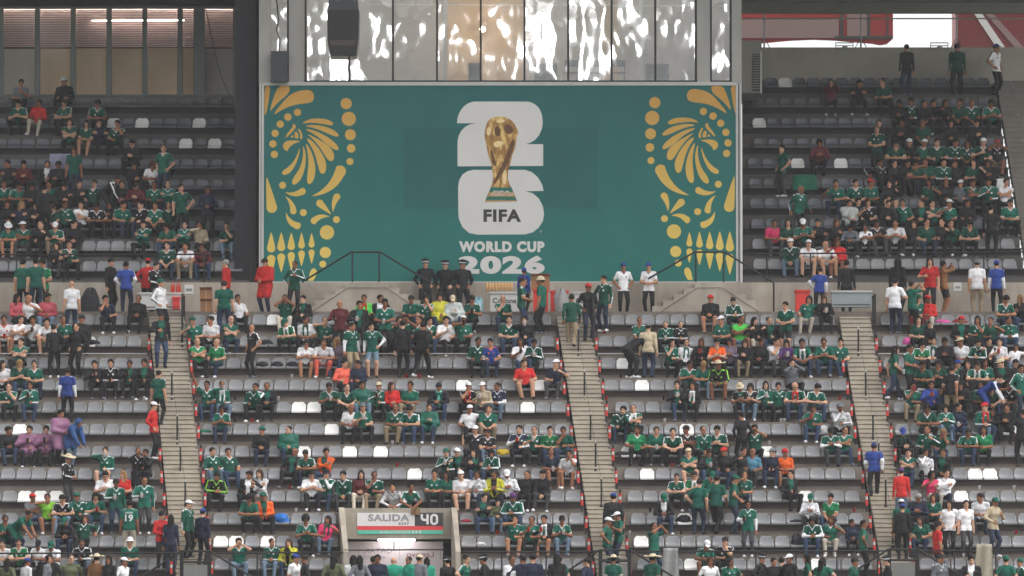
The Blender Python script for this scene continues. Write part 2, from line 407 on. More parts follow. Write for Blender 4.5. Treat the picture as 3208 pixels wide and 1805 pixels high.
def nets(axes, F):
    """surface nets on a rectilinear grid -> vertices, quads"""
    S = F < 0; nx, ny, nz = F.shape
    cs = [S[i:nx - 1 + i, j:ny - 1 + j, k:nz - 1 + k] for i in (0, 1) for j in (0, 1) for k in (0, 1)]
    tot = sum(c.astype(np.int8) for c in cs); act = (tot > 0) & (tot < 8)
    I, J, K = np.nonzero(act); idx = -np.ones(act.shape, np.int32); idx[I, J, K] = np.arange(len(I))
    acc = np.zeros((len(I), 3)); cnt = np.zeros(len(I))
    co = [(i, j, k) for i in (0, 1) for j in (0, 1) for k in (0, 1)]
    for a in co:
        for ax in range(3):
            if a[ax]: continue
            b = list(a); b[ax] = 1
            fa = F[I + a[0], J + a[1], K + a[2]]; fb = F[I + b[0], J + b[1], K + b[2]]
            m = (fa < 0) != (fb < 0); t = np.where(m, fa / np.where(m, fa - fb, 1), 0)
            pa = np.stack([axes[0][I + a[0]], axes[1][J + a[1]], axes[2][K + a[2]]], 1); pb = np.stack([axes[0][I + b[0]], axes[1][J + b[1]], axes[2][K + b[2]]], 1)
            acc[m] += (pa + (pb - pa) * t[:, None])[m]; cnt[m] += 1
    V = acc / cnt[:, None]; Q = []
    for ax in range(3):
        o1, o2 = [x for x in range(3) if x != ax]
        sl = [slice(None)] * 3; sl[ax] = slice(0, -1); s2 = [slice(None)] * 3; s2[ax] = slice(1, None)
        A = S[tuple(sl)]; B = S[tuple(s2)]; e = np.argwhere(A != B)
        e = e[(e[:, o1] > 0) & (e[:, o2] > 0) & (e[:, o1] < F.shape[o1] - 1) & (e[:, o2] < F.shape[o2] - 1)]
        if not len(e): continue
        d1 = np.zeros(3, int); d1[o1] = 1; d2 = np.zeros(3, int); d2[o2] = 1
        q = np.stack([idx[tuple((e - d1 - d2).T)], idx[tuple((e - d2).T)], idx[tuple(e.T)], idx[tuple((e - d1).T)]], 1)
        flip = A[tuple(e.T)] != (ax == 1)
        q[~flip] = q[~flip][:, ::-1]; Q.append(q)
    return V, np.concatenate(Q)

def grid_axes(lo, hi, h, fine=None):
    out = []
    for d in range(3):
        pts = [lo[d]]
        while pts[-1] < hi[d]:
            x = pts[-1]; st = h
            if fine is not None and fine[0][d] - 0.01 <= x <= fine[1][d]: st = fine[2]
            pts.append(x + st)
        out.append(np.array(pts))
    return out

def skin(prims, subs=(), h=0.017, fine=None):
    lo = np.min([bounds(p, 0)[0] for p in prims], 0) - 0.04; hi = np.max([bounds(p, 0)[1] for p in prims], 0) + 0.04
    ax = grid_axes(lo, hi, h, fine); F = np.full([len(a) for a in ax], 0.2)
    def sub(p, pad):
        l, u = bounds(p, pad); return tuple(slice(max(0, np.searchsorted(ax[d], l[d]) - 1), np.searchsorted(ax[d], u[d]) + 1) for d in range(3))
    for p in prims:
        sl = sub(p, 0.07); g = np.stack(np.meshgrid(*[ax[d][sl[d]] for d in range(3)], indexing='ij'), -1)
        if g.size == 0: continue
        d = dist(p, g.reshape(-1, 3)).reshape(g.shape[:3]); f = F[sl]; k = p['k']
        hh = np.maximum(k - np.abs(f - d), 0) / k; F[sl] = np.minimum(f, d) - hh * hh * k * 0.25
    for p in subs:
        sl = sub(p, 0.02); g = np.stack(np.meshgrid(*[ax[d][sl[d]] for d in range(3)], indexing='ij'), -1)
        if g.size == 0: continue
        F[sl] = np.maximum(F[sl], -dist(p, g.reshape(-1, 3)).reshape(g.shape[:3]))
    return nets(ax, F)

def rot(yaw, pitch, roll=0.0):
    """head orientation: yaw about z, pitch>0 looks down"""
    cy, sy = math.cos(yaw), math.sin(yaw); cp, sp = math.cos(pitch), math.sin(pitch)
    Rz = np.array([[cy, -sy, 0], [sy, cy, 0], [0, 0, 1]]); Rx = np.array([[1, 0, 0], [0, cp, -sp], [0, sp, cp]])
    return Rz @ Rx

def ik(a, b, l1, l2, hint):
    d = b - a; L = np.linalg.norm(d); L2 = min(L, (l1 + l2) * 0.995); d = d / max(L, 1e-6); b = a + d * L2
    x = (l1 * l1 - l2 * l2 + L2 * L2) / (2 * L2); y = math.sqrt(max(l1 * l1 - x * x, 0))
    n = hint - d * (hint @ d); n = n / max(np.linalg.norm(n), 1e-6)
    return a + d * x + n * y, b

SLOTS = ['skin', 'torso', 'sleeve', 'forearm', 'thigh', 'shin', 'shoe', 'shoulder_stripe', 'front', 'collar', 'cuff', 'crest', 'eye', 'sleeve_stripe', 'lips', 'neckline']
SI = {n: i for i, n in enumerate(SLOTS)}
PROPS = ['c_skin', 'c_top', 'c_top', 'c_fore', 'c_leg', 'c_shin', 'c_shoe', 'c_str', 'c_front', 'c_coll', 'c_cuff', 'c_crest', 'c_eye', 'c_sst', 'c_lips', 'c_neck']

# fingers: one hand, palm along +z, thumb towards +x, palm facing -y
def hand_mesh():
    pr = [ell((0, 0, 0.045), (0.040, 0.016, 0.052), 'h', 0.012), cone((0, 0, -0.03), (0, 0, 0.02), 0.026, 0.027, 'h', 0.012)]
    for x, l in ((-0.030, 0.052), (-0.010, 0.066), (0.011, 0.070), (0.031, 0.062)):
        k1 = (x * 1.05, -0.012, 0.088 + l * 0.36); k2 = (x * 1.1, -0.036, 0.084 + l * 0.72)
        pr += [cone((x, 0, 0.082), k1, 0.0095, 0.009, 'h', 0.004), cone(k1, k2, 0.009, 0.0075, 'h', 0.004)]
    pr += [cone((0.026, -0.004, 0.022), (0.056, -0.018, 0.058), 0.013, 0.011, 'h', 0.006), cone((0.056, -0.018, 0.058), (0.062, -0.032, 0.085), 0.010, 0.0085, 'h', 0.004)]
    return skin(pr, h=0.0078)
HAND = hand_mesh()

def head_prims(hc, M):
    e = lambda c, r, l, k=0.015: ell(c, r, l, k, M, hc)
    def c_(a, b, r0, r1, l, k=0.01):
        p = cone(a, b, r0, r1, l, k); p['M'] = M; p['O'] = hc; return p
    pr = [e((0, .012, .030), (.073, .092, .086), 'head'), e((0, -.022, -.040), (.057, .066, .075), 'head', .03), c_((0, -.084, .006), (0, -.103, -.026), .009, .0135, 'head', .012),
          e((.074, .014, -.012), (.011, .023, .031), 'head', .008), e((-.074, .014, -.012), (.011, .023, .031), 'head', .008), c_((-.036, -.079, .030), (.036, -.079, .030), .011, .011, 'head', .014),
          e((0, -.066, -.100), (.026, .022, .022), 'head', .02), e((0, -.085, -.062), (.024, .012, .011), 'lips', .01)]
    sb = [e((.031, -.096, .008), (.017, .012, .011), 'x'), e((-.031, -.096, .008), (.017, .012, .011), 'x')]
    return pr, sb

TEMPL = {}
def template(key, seated, lean=5, yaw=0, pitch=5, hl=None, hr=None, el=None, er=None, feet=None, pel=None, sway=0.0, kneehint=None, cup=None, htwist=0):
    pel = v3(0, 0.20, 0.445) if seated and pel is None else (v3(0, 0, 0.885) if pel is None else v3(*pel))
    l = R(lean); sp = v3(math.sin(R(sway)), -math.sin(l), math.cos(l)); sp /= np.linalg.norm(sp)
    back = v3(0, math.cos(l), math.sin(l)); tx = R(htwist); side = v3(math.cos(tx), math.sin(tx), 0)
    ch = pel + sp * 0.27; sh = pel + sp * 0.415 + back * 0.015; nk = pel + sp * 0.47 + back * 0.01
    M = rot(R(yaw), R(pitch)); hc = nk + sp * 0.075 + v3(0, -0.015, 0.075) + M @ v3(0, -0.01, 0.01)
    SL, SR = sh + side * 0.172, sh - side * 0.172
    ctx = dict(hc=hc, M=M, sh=sh, pel=pel, chin=hc + M @ v3(0, -0.10, -0.10), mouth=hc + M @ v3(0, -0.14, -0.06), fore=hc + M @ v3(0.03, -0.11, 0.05))
    ev = lambda q: np.asarray(q(ctx) if callable(q) else q, float)
    HL, HR = ev(hl), ev(hr)
    EL, HL = ik(SL, HL, 0.275, 0.245, v3(*(el or (0.55, 0.45, -0.7)))); ER, HR = ik(SR, HR, 0.275, 0.245, v3(*(er or (-0.55, 0.45, -0.7))))
    fl, fr = feet or (((0.13, -0.20, 0.075), (-0.13, -0.20, 0.075)) if seated else ((0.10, 0.0, 0.08), (-0.10, 0.02, 0.08)))
    hipL, hipR = pel + v3(0.085, 0, -0.035), pel + v3(-0.085, 0, -0.035)
    kh = v3(*(kneehint or (0, -1, 0.5)))
    KL, AL = ik(hipL, v3(*fl), 0.41, 0.40, kh + v3(0.25, 0, 0)); KR, AR = ik(hipR, v3(*fr), 0.41, 0.40, kh - v3(0.25, 0, 0))
    pr = [cone(pel + sp * (-0.02 if seated else -0.055), pel + sp * 0.13, .110, .104, 'torso', .03, 1.40), cone(pel + sp * 0.13, ch + sp * 0.04, .103, .113, 'torso', .03, 1.42), cone(ch + sp * 0.03, sh - sp * 0.03, .112, .085, 'torso', .04, 1.5),
          cone(SL + sp * -0.012, SR + sp * -0.012, .062, .062, 'torso', .04), cone(nk + sp * 0.005, SL + sp * .008, .056, .052, 'torso', .03), cone(nk + sp * 0.005, SR + sp * .008, .056, .052, 'torso', .03)]
    pr += [cone(nk - sp * 0.03, hc + M @ v3(0, .022, -.06), .054, .050, 'neck', .02)]
    for a, b, c in ((SL, EL, HL), (SR, ER, HR)):
        pr += [cone(a, b, .064, .049, 'upper', .028), cone(b, c, .047, .032, 'fore', .014)]
    for a, b, c in ((hipL, KL, AL), (hipR, KR, AR)):
        pr += [cone(a, b, .093, .066, 'thigh', .03), cone(b, c, .064, .047, 'shin', .014)]
        f = (c - b) * v3(1, 1, 0); pr += [cone(c + v3(0, .045, -.035), c + v3((c[0]) * .25, -.115, -.045), .038, .036, 'shoe', .02)]
    hp, sb = head_prims(hc, M); pr += hp
    lo = hc - 0.14; hi = hc + 0.14
    V, Q = skin(pr, sb, 0.017, (lo, hi, 0.009))
    fc = V[Q].mean(1); n = np.cross(V[Q[:, 2]] - V[Q[:, 0]], V[Q[:, 3]] - V[Q[:, 1]]); n /= np.maximum(np.linalg.norm(n, axis=1), 1e-9)[:, None]
    D = np.stack([dist(p, fc) for p in pr]); lab = np.array([p['lab'] for p in pr])[D.argmin(0)]; pi_ = D.argmin(0)
    mi = np.zeros(len(Q), int)
    rel = fc - pel; up = rel @ sp; fw = -(rel @ back); sd = rel @ side
    mi[lab == 'torso'] = SI['torso']
    hem = (lab == 'torso') & (up < (-0.02 if seated else -0.115)); mi[hem] = SI['thigh']
    fr_ = (lab == 'torso') & (np.abs(sd) < 0.05 + 0.03 * (up > .3)) & (n @ -back > 0.35) & (up > 0.0); mi[fr_] = SI['front']
    dn = np.linalg.norm(fc - nk, axis=1)
    vneck = (lab == 'torso') & (n @ -back > 0.2) & (np.abs(sd) < (up - 0.375) * 0.75) & (up > 0.37)
    vskin = (lab == 'torso') & (n @ -back > 0.2) & (np.abs(sd) < (up - 0.402) * 0.75) & (up > 0.40)
    ring = ((lab == 'torso') | (lab == 'neck')) & (dn < 0.066)
    mi[vneck | ring] = SI['collar']; mi[vskin] = SI['neckline']
    for c_, r_ in ((0.072, 0.026), (-0.07, 0.014)):
        m_ = (lab == 'torso') & (n @ -back > 0.2) & ((sd - c_) ** 2 + (up - 0.315) ** 2 < r_ ** 2); mi[m_] = SI['crest']
    stripe = (lab == 'torso') & (n @ sp > 0.62) & (np.abs(sd) > 0.075) & (up > 0.36) & (np.abs(fw + 0.012) < 0.034); mi[stripe] = SI['shoulder_stripe']
    for a, b, c, s in ((SL, EL, HL, 1), (SR, ER, HR, -1)):
        q = fc - a; t = q @ (b - a) / ((b - a) @ (b - a)); mine = (lab == 'upper') & (np.sign(sd + 1e-9) == s)
        out = n @ (side * s * 0.75 + sp * 0.65)
        mi[mine] = np.where(t[mine] > 0.80, SI['forearm'], np.where(t[mine] > 0.70, SI['cuff'], SI['sleeve']))
        m_ = mine & (out > 0.885) & (t < 0.62); mi[m_] = SI['shoulder_stripe']
        m_ = mine & (out > 0.86) & (t >= 0.62); mi[m_] = SI['sleeve_stripe']
        mf = (lab == 'fore') & (np.linalg.norm(fc - (b + c) / 2, axis=1) < 0.2); mi[mf & (mi == 0)] = SI['forearm']
        axf = (c - b) / np.linalg.norm(c - b); o2 = side * s; o2 = o2 - axf * (o2 @ axf); o2 /= max(np.linalg.norm(o2), 1e-6)
        ms = mf & (n @ o2 > 0.84); mi[ms] = SI['sleeve_stripe']
    for a, b in ((hipL, KL), (hipR, KR)):
        pass
    mi[lab == 'thigh'] = SI['thigh']
    dp = np.linalg.norm(fc - pel, axis=1)
    if seated:
        mi[(lab == 'thigh') & (up > 0.015) & (dp < 0.21)] = SI['torso']; mi[(lab == 'torso') & (up < 0.03) & (fw > 0.03)] = SI['thigh']
    else:
        mi[(lab == 'thigh') & (up > -0.115)] = SI['torso']
    for a, b, p0 in ((hipL, KL, 0), (hipR, KR, 1)):
        t = (fc - a) @ (b - a) / ((b - a) @ (b - a)); s = 1 if p0 == 0 else -1
        m_ = (lab == 'thigh') & (t > 0.86) & (np.sign(fc[:, 0]) == s); mi[m_] = SI['shin']
    mi[lab == 'shin'] = SI['shin']; mi[lab == 'shoe'] = SI['shoe']
    mi[(lab == 'head') | ((lab == 'neck') & (dn >= 0.078))] = SI['skin']; mi[lab == 'lips'] = SI['lips']
    ql = (fc - hc) @ M
    for s in (-1, 1):
        m_ = (lab == 'head') & (np.abs(ql[:, 0] - s * .031) < .014) & (np.abs(ql[:, 2] - .008) < .0085) & (ql[:, 1] < -.06); mi[m_] = SI['eye']
        m_ = (lab == 'head') & (np.abs(ql[:, 0] - s * .032) < .019) & (np.abs(ql[:, 2] - .032) < .006) & (ql[:, 1] < -.06); mi[m_] = SI['eye']
    # hands
    for a, b, s in ((EL, HL, 1), (ER, HR, -1)):
        z = (b - a) / np.linalg.norm(b - a); th = v3(-0.5 * s, -0.25, 0.8); x = th - z * (th @ z); x /= np.linalg.norm(x); y = np.cross(z, x)
        if s > 0: pass
        W = HAND[0].copy()
        fq = HAND[1]
        B_ = np.stack([x, y, z], 1); Wv = W @ B_.T + b
        if (y @ v3(0, 0, 1) < 0 and False): fq = fq[:, ::-1]
        Q = np.concatenate([Q, fq + len(V)]); V = np.concatenate([V, Wv]); mi = np.concatenate([mi, np.zeros(len(fq), int)])
    me = bpy.data.meshes.new('person_' + ('seated_' if seated else 'standing_') + key)
    me.from_pydata(V.tolist(), [], Q.tolist()); me.polygons.foreach_set('material_index', mi.tolist()); me.polygons.foreach_set('use_smooth', [True] * len(Q)); me.update()
    for mm in PMATS: me.materials.append(mm)
    hand = (HR + (HR - ER) / np.linalg.norm(HR - ER) * 0.075)
    TEMPL[key] = dict(me=me, V=V, Q=Q, mi=mi, hc=hc, M=M, hand=hand, sh=sh, sp=sp, back=back, prims=pr, seated=seated, nk=nk, pel=pel, top=hc[2] + 0.12)
    return TEMPL[key]

# cloth, skin and hair take their colour from the person that wears them
def pmat(name, prop, rough, bump, var=0.18, sheen=0.0, geo=False):
    m = bpy.data.materials.new(name); m.use_nodes = True; nt = m.node_tree; b = nt.nodes['Principled BSDF']
    b.inputs['Roughness'].default_value = rough; b.inputs['Specular IOR Level'].default_value = 0.25
    at = nt.nodes.new('ShaderNodeAttribute'); at.attribute_type = 'GEOMETRY' if geo else 'OBJECT'; at.attribute_name = prop
    tc = nt.nodes.new('ShaderNodeTexCoord'); n1 = nt.nodes.new('ShaderNodeTexNoise'); n1.inputs['Scale'].default_value = 9; n1.inputs['Detail'].default_value = 4
    nt.links.new(tc.outputs['Object'], n1.inputs['Vector'])
    mr = nt.nodes.new('ShaderNodeMapRange'); mr.inputs['From Min'].default_value = .3; mr.inputs['From Max'].default_value = .7; mr.inputs['To Min'].default_value = 1 - var; mr.inputs['To Max'].default_value = 1 + var
    nt.links.new(n1.outputs['Fac'], mr.inputs['Value'])
    vm = nt.nodes.new('ShaderNodeVectorMath'); vm.operation = 'SCALE'; nt.links.new(at.outputs['Color'], vm.inputs[0]); nt.links.new(mr.outputs[0], vm.inputs['Scale']); nt.links.new(vm.outputs[0], b.inputs['Base Color'])
    if bump:
        n2 = nt.nodes.new('ShaderNodeTexNoise'); n2.inputs['Scale'].default_value = 14; n2.inputs['Detail'].default_value = 3; n2.inputs['Distortion'].default_value = 1.2
        nt.links.new(tc.outputs['Object'], n2.inputs['Vector'])
        bp = nt.nodes.new('ShaderNodeBump'); bp.inputs['Strength'].default_value = bump; bp.inputs['Distance'].default_value = 0.03
        nt.links.new(n2.outputs['Fac'], bp.inputs['Height']); nt.links.new(bp.outputs[0], b.inputs['Normal'])
    return m
def pm_set(geo):
    out = []
    for s, p in zip(SLOTS, PROPS):
        sk = s in ('skin', 'lips', 'eye')
        out.append(pmat(('crowd_' if geo else 'worn_') + s, 'crowd_color' if geo else p, 0.55 if sk else 0.8, 0.0 if sk else 0.5, 0.10 if sk else 0.2, geo=geo))
    return out
PMATS = pm_set(False)
HAIRM = pmat('worn_hair', 'c_hair', 0.6, 0.6, 0.35); HATM = pmat('worn_hat', 'c_hat', 0.8, 0.2, 0.1); PONM = pmat('worn_poncho', 'c_pon', 0.35, 0.35, 0.15)
CUPM = pmat('cup_paper', 'c_cup', 0.5, 0.0, 0.08)

lap = ((0.07, -0.02, 0.575), (-0.05, -0.035, 0.57))
template('a', True, 6, 0, 4, *lap)
template('g', True, 3, 25, 6, (0.15, -0.06, 0.56), (-0.15, -0.06, 0.56), feet=((0.17, -0.22, .075), (-0.10, -0.12, .075)))
template('b', True, 30, 5, 2, (0.04, -0.24, 0.50), (-0.04, -0.26, 0.50), feet=((0.17, -0.16, .075), (-0.17, -0.16, .075)), el=(.8, 0, -.4), er=(-.8, 0, -.4))
template('c', True, 2, -8, 3, (-0.10, 0.01, 0.72), (0.10, 0.015, 0.75), el=(.7, -.2, -.6), er=(-.7, -.2, -.6))
template('d', True, 14, 3, 34, (0.045, -0.06, 0.66), (-0.035, -0.07, 0.67), el=(.8, .2, -.5), er=(-.8, .2, -.5))
template('e', True, 5, -12, 6, lap[0], (-0.10, -0.08, 0.74), er=(-.7, .1, -.7))
template('f', True, 14, 10, 8, (0.06, 0.0, 0.60), lambda c: c['chin'] + v3(-0.02, -0.03, -0.05), er=(-.6, -.1, -.8))
template('t', True, 4, 52, 6, *lap)
template('u', True, 3, -15, 0, lap[0], (-0.40, 0.06, 1.34), er=(-.6, -.5, .1))
template('x', True, -7, -6, 6, (0.14, -0.02, 0.57), (-0.12, 0.0, 0.57), feet=((-0.02, -0.30, .09), (0.02, -0.26, .075)))
template('m', True, 4, 0, -6, lap[0], lambda c: c['mouth'] + v3(-0.05, -0.02, -0.07), er=(-.9, 0, -.2))
template('A', False, 2, 8, 4, (0.245, -0.03, 0.78), (-0.245, -0.01, 0.78), el=(.3, .9, 0), er=(-.3, .9, 0))
template('C', False, 3, -10, 14, (0.055, -0.20, 0.98), (-0.05, -0.21, 0.99), el=(.8, .4, -.4), er=(-.8, .4, -.4))
template('K', False, 2, 14, 6, (0.24, -0.02, 0.79), (-0.12, -0.25, 1.08), er=(-.8, .4, -.5), el=(.3, .9, 0))
template('X', False, -1, 6, 4, (-0.10, -0.19, 1.12), (0.10, -0.18, 1.15), el=(.7, -.2, -.6), er=(-.7, -.2, -.6))
template('P', False, -2, 0, -8, lambda c: c['hc'] + v3(0.07, -0.26, -0.02), lambda c: c['hc'] + v3(-0.06, -0.26, -0.02), el=(.9, 0, -.5), er=(-.9, 0, -.5))
template('W', False, 8, 0, 8, (0.22, 0.10, 0.84), (-0.22, -0.22, 0.88), feet=((0.08, -0.24, .08), (-0.08, 0.26, .12)), el=(.3, .9, 0), er=(-.3, .9, 0))
template('N', False, 58, 0, 22, (0.10, -0.52, 0.62), (-0.10, -0.50, 0.60), pel=(0, 0.10, 0.86), feet=((0.12, 0.0, .08), (-0.12, -0.06, .08)), el=(.8, .4, .2), er=(-.8, .4, .2))
template('H', False, 0, -14, 5, (0.19, -0.06, 0.90), (-0.19, -0.05, 0.90), el=(.8, .8, 0), er=(-.8, .8, 0))

template('o', True, 16, -18, 0, (0.05, -0.12, 0.47), (-0.04, -0.14, 0.46), feet=((0.16, -0.18, .075), (-0.15, -0.22, .075)), sway=3)
template('v', True, 4, 30, 4, lap[0], (-0.22, -0.14, 0.82), er=(-.8, .2, -.6), sway=-3)
template('i', True, -8, 12, 5, (0.20, 0.04, 0.56), (-0.36, 0.30, 0.70), er=(-.5, .6, .1), sway=-5, feet=((0.20, -0.26, .075), (-0.08, -0.20, .075)))
template('q', True, 24, -14, 42, (0.06, -0.18, 0.58), (-0.03, -0.19, 0.59), el=(.8, .1, -.5), er=(-.8, .1, -.5), feet=((0.12, -0.12, .075), (-0.16, -0.20, .075)))
template('n', True, 24, 16, 2, (0.10, -0.14, 0.54), lambda c: c['chin'] + v3(-0.05, 0.0, 0.0), er=(-.3, -.6, -.8), sway=-6)
template('y', True, -3, 34, 2, (-0.10, 0.02, 0.71), (0.10, 0.025, 0.74), el=(.7, -.2, -.6), er=(-.7, -.2, -.6), sway=4, feet=((0.20, -0.24, .075), (-0.16, -0.12, .075)))
template('p', True, 0, 0, -4, lambda c: c['hc'] + v3(0.07, -0.20, -0.06), lambda c: c['hc'] + v3(-0.06, -0.20, -0.06), el=(.8, 0, -.6), er=(-.8, 0, -.6))
template('E', False, 2, -24, 6, (0.25, -0.02, 0.80), (-0.20, -0.04, 0.95), er=(-1, .6, 0), el=(.3, .9, 0), sway=4, feet=((0.13, -0.03, .08), (-0.10, 0.04, .08)))
template('F', False, 6, 20, 12, (0.18, -0.14, 0.96), (-0.10, -0.24, 1.16), er=(-.8, .3, -.5), el=(.7, .6, -.2), sway=-3, feet=((0.12, 0.05, .08), (-0.09, -0.06, .08)))
template('Z', False, 42, 8, -14, (0.13, -0.24, 0.17), (-0.10, -0.25, 0.18), pel=(0, 0.16, 0.21), feet=((0.12, 0.50, .06), (-0.12, 0.5, .06)), kneehint=(0, -1, -.6), el=(.9, .2, .1), er=(-.9, .2, .1))

# ---- hair and hats in head space
def head_item(name, prims, cut, h=0.009, mt=None):
    lo = np.min([bounds(p, 0)[0] for p in prims], 0) - .03; hi = np.max([bounds(p, 0)[1] for p in prims], 0) + .03
    ax = grid_axes(lo, hi, h); g = np.stack(np.meshgrid(*ax, indexing='ij'), -1); q = g.reshape(-1, 3)
    F = np.full(len(q), .2)
    for p in prims:
        d = dist(p, q); hh = np.maximum(p['k'] - np.abs(F - d), 0) / p['k']; F = np.minimum(F, d) - hh * hh * p['k'] * .25
    if cut is not None: F = np.maximum(F, cut(q))
    F = F + (0.006 * np.sin(q[:, 0] * 110 + 1.3) * np.sin(q[:, 1] * 95) * np.sin(q[:, 2] * 80 + .6) + .004 * np.sin(q[:, 0] * 210 + q[:, 2] * 60)) * (1 if 'hair' in name else 0)
    V, Q = nets(ax, F.reshape(g.shape[:3]))
    me = bpy.data.meshes.new(name); me.from_pydata(V.tolist(), [], Q.tolist()); me.polygons.foreach_set('use_smooth', [True] * len(Q)); me.update(); me.materials.append(mt)
    return dict(me=me, V=V, Q=Q)
facecut = lambda q: np.maximum((-q[:, 1] * .8 - q[:, 2] * .6) - .020, -(q[:, 2] + .085))
ITEMS = {}
ITEMS['hair'] = head_item('short_hair', [ell((0, .018, .036), (.083, .100, .092), 'h')], facecut, mt=HAIRM)
ITEMS['hair2'] = head_item('full_hair', [ell((0, .014, .046), (.086, .104, .096), 'h'), ell((0, -.05, .085), (.06, .045, .035), 'h', .03)], facecut, mt=HAIRM)
ITEMS['hair3'] = head_item('cropped_hair', [ell((0, .020, .034), (.0785, .094, .088), 'h')], lambda q: np.maximum((-q[:, 1] * .8 - q[:, 2] * .6) - .008, -(q[:, 2] + .06)), mt=HAIRM)
SCARFM = pmat('worn_scarf', 'c_scarf', 0.85, 0.5, 0.3)
_ring = [cone((.072 * math.cos(a), .068 * math.sin(a) , -.004 - .012 * math.sin(-a)), (.072 * math.cos(a + .7), .068 * math.sin(a + .7), -.004 - .012 * math.sin(-a - .7)), .026, .026, 'h', .02) for a in np.arange(0, 6.3, .7)]
ITEMS['scarf'] = head_item('scarf', _ring + [cone((.05, -.085, -.03), (.062, -.125, -.32), .030, .026, 'h', .02), cone((-.05, -.085, -.03), (-.06, -.125, -.27), .030, .026, 'h', .02)], None, h=.011, mt=SCARFM)
ITEMS['curly'] = head_item('curly_hair', [ell((0, .025, .045), (.110, .118, .110), 'h'), ell((0, .05, -.03), (.10, .08, .09), 'h')], lambda q: (-q[:, 1] * .8 - q[:, 2] * .6) - .028, mt=HAIRM)
ITEMS['long'] = head_item('long_hair', [ell((0, .018, .036), (.084, .101, .093), 'h'), cone((0, .065, .0), (0, .085, -.26), .062, .045, 'h', .03, 1.5), cone((.078, .0, .03), (.082, -.015, -.20), .022, .024, 'h', .02), cone((-.078, .0, .03), (-.082, -.015, -.20), .022, .024, 'h', .02)],
    lambda q: np.where(q[:, 2] > -.04, (-q[:, 1] * .8 - np.maximum(q[:, 2], 0) * .6) - .030, -q[:, 1] * 1 - .05), mt=HAIRM)
ITEMS['cap'] = head_item('cap', [ell((0, .012, .048), (.087, .105, .088), 'h'), ell((0, -.105, .050), (.068, .085, .010), 'h', .012)], lambda q: -(q[:, 2] - .038 + .12 * np.minimum(q[:, 1] + .02, 0) * -.2 - .0), mt=HATM)
ITEMS['beanie'] = head_item('beanie', [ell((0, .018, .050), (.088, .104, .098), 'h')], lambda q: -(q[:, 2] - .02), mt=HATM)
ITEMS['hood'] = head_item('hood', [ell((0, .035, .02), (.105, .115, .125), 'h'), ell((0, .06, -.10), (.12, .10, .07), 'h', .04)], lambda q: (-q[:, 1] * .95 - q[:, 2] * .3) - .045, mt=PONM)
ITEMS['straw'] = head_item('straw_hat', [ell((0, .01, .085), (.088, .100, .075), 'h'), ell((0, .01, .062), (.185, .215, .014), 'h', .02), ell((.16, .01, .08), (.03, .15, .022), 'h', .03), ell((-.16, .01, .08), (.03, .15, .022), 'h', .03)], lambda q: -(q[:, 2] - .045), mt=HATM)
ITEMS['bucket'] = head_item('bucket_hat', [ell((0, .01, .07), (.09, .105, .085), 'h'), ell((0, .0, .035), (.135, .150, .016), 'h', .03)], lambda q: -(q[:, 2] - .018), mt=HATM)
ITEMS['band'] = head_item('cap_band', [cone((0, .01, .060), (0, .01, .082), .0915, .0935, 'h', .01)], lambda q: np.maximum(-(q[:, 2] - .052), q[:, 2] - .092), h=.007, mt=HATM)
ITEMS['police'] = head_item('peaked_cap', [cone((0, .01, .055), (0, .01, .085), .086, .09, 'h', .01), ell((0, .005, .122), (.128, .140, .030), 'h', .02), ell((0, -.10, .045), (.07, .06, .010), 'h', .012)], lambda q: -(q[:, 2] - .036), mt=HATM)

# rain ponchos: the pose's torso, arms and lap, swollen
PONCHO = {}
def poncho(key):
    T = TEMPL[key]; pr = []
    for p in T['prims']:
        if p['lab'] in ('torso', 'upper', 'fore'):
            q = dict(p); q['r0'] += .018; q['r1'] += .026; q['k'] = .05; pr.append(q)
        if p['lab'] == 'thigh' :
            q = dict(p); q['b'] = p['a'] + (p['b'] - p['a']) * .75; q['r0'] += .035; q['r1'] += .04; q['k'] = .07; pr.append(q)
    V, Q = skin(pr, h=0.02)
    me = bpy.data.meshes.new('poncho'); me.from_pydata(V.tolist(), [], Q.tolist()); me.polygons.foreach_set('use_smooth', [True] * len(Q)); me.update(); me.materials.append(PONM)
    PONCHO[key] = dict(me=me, V=V, Q=Q)
    return me
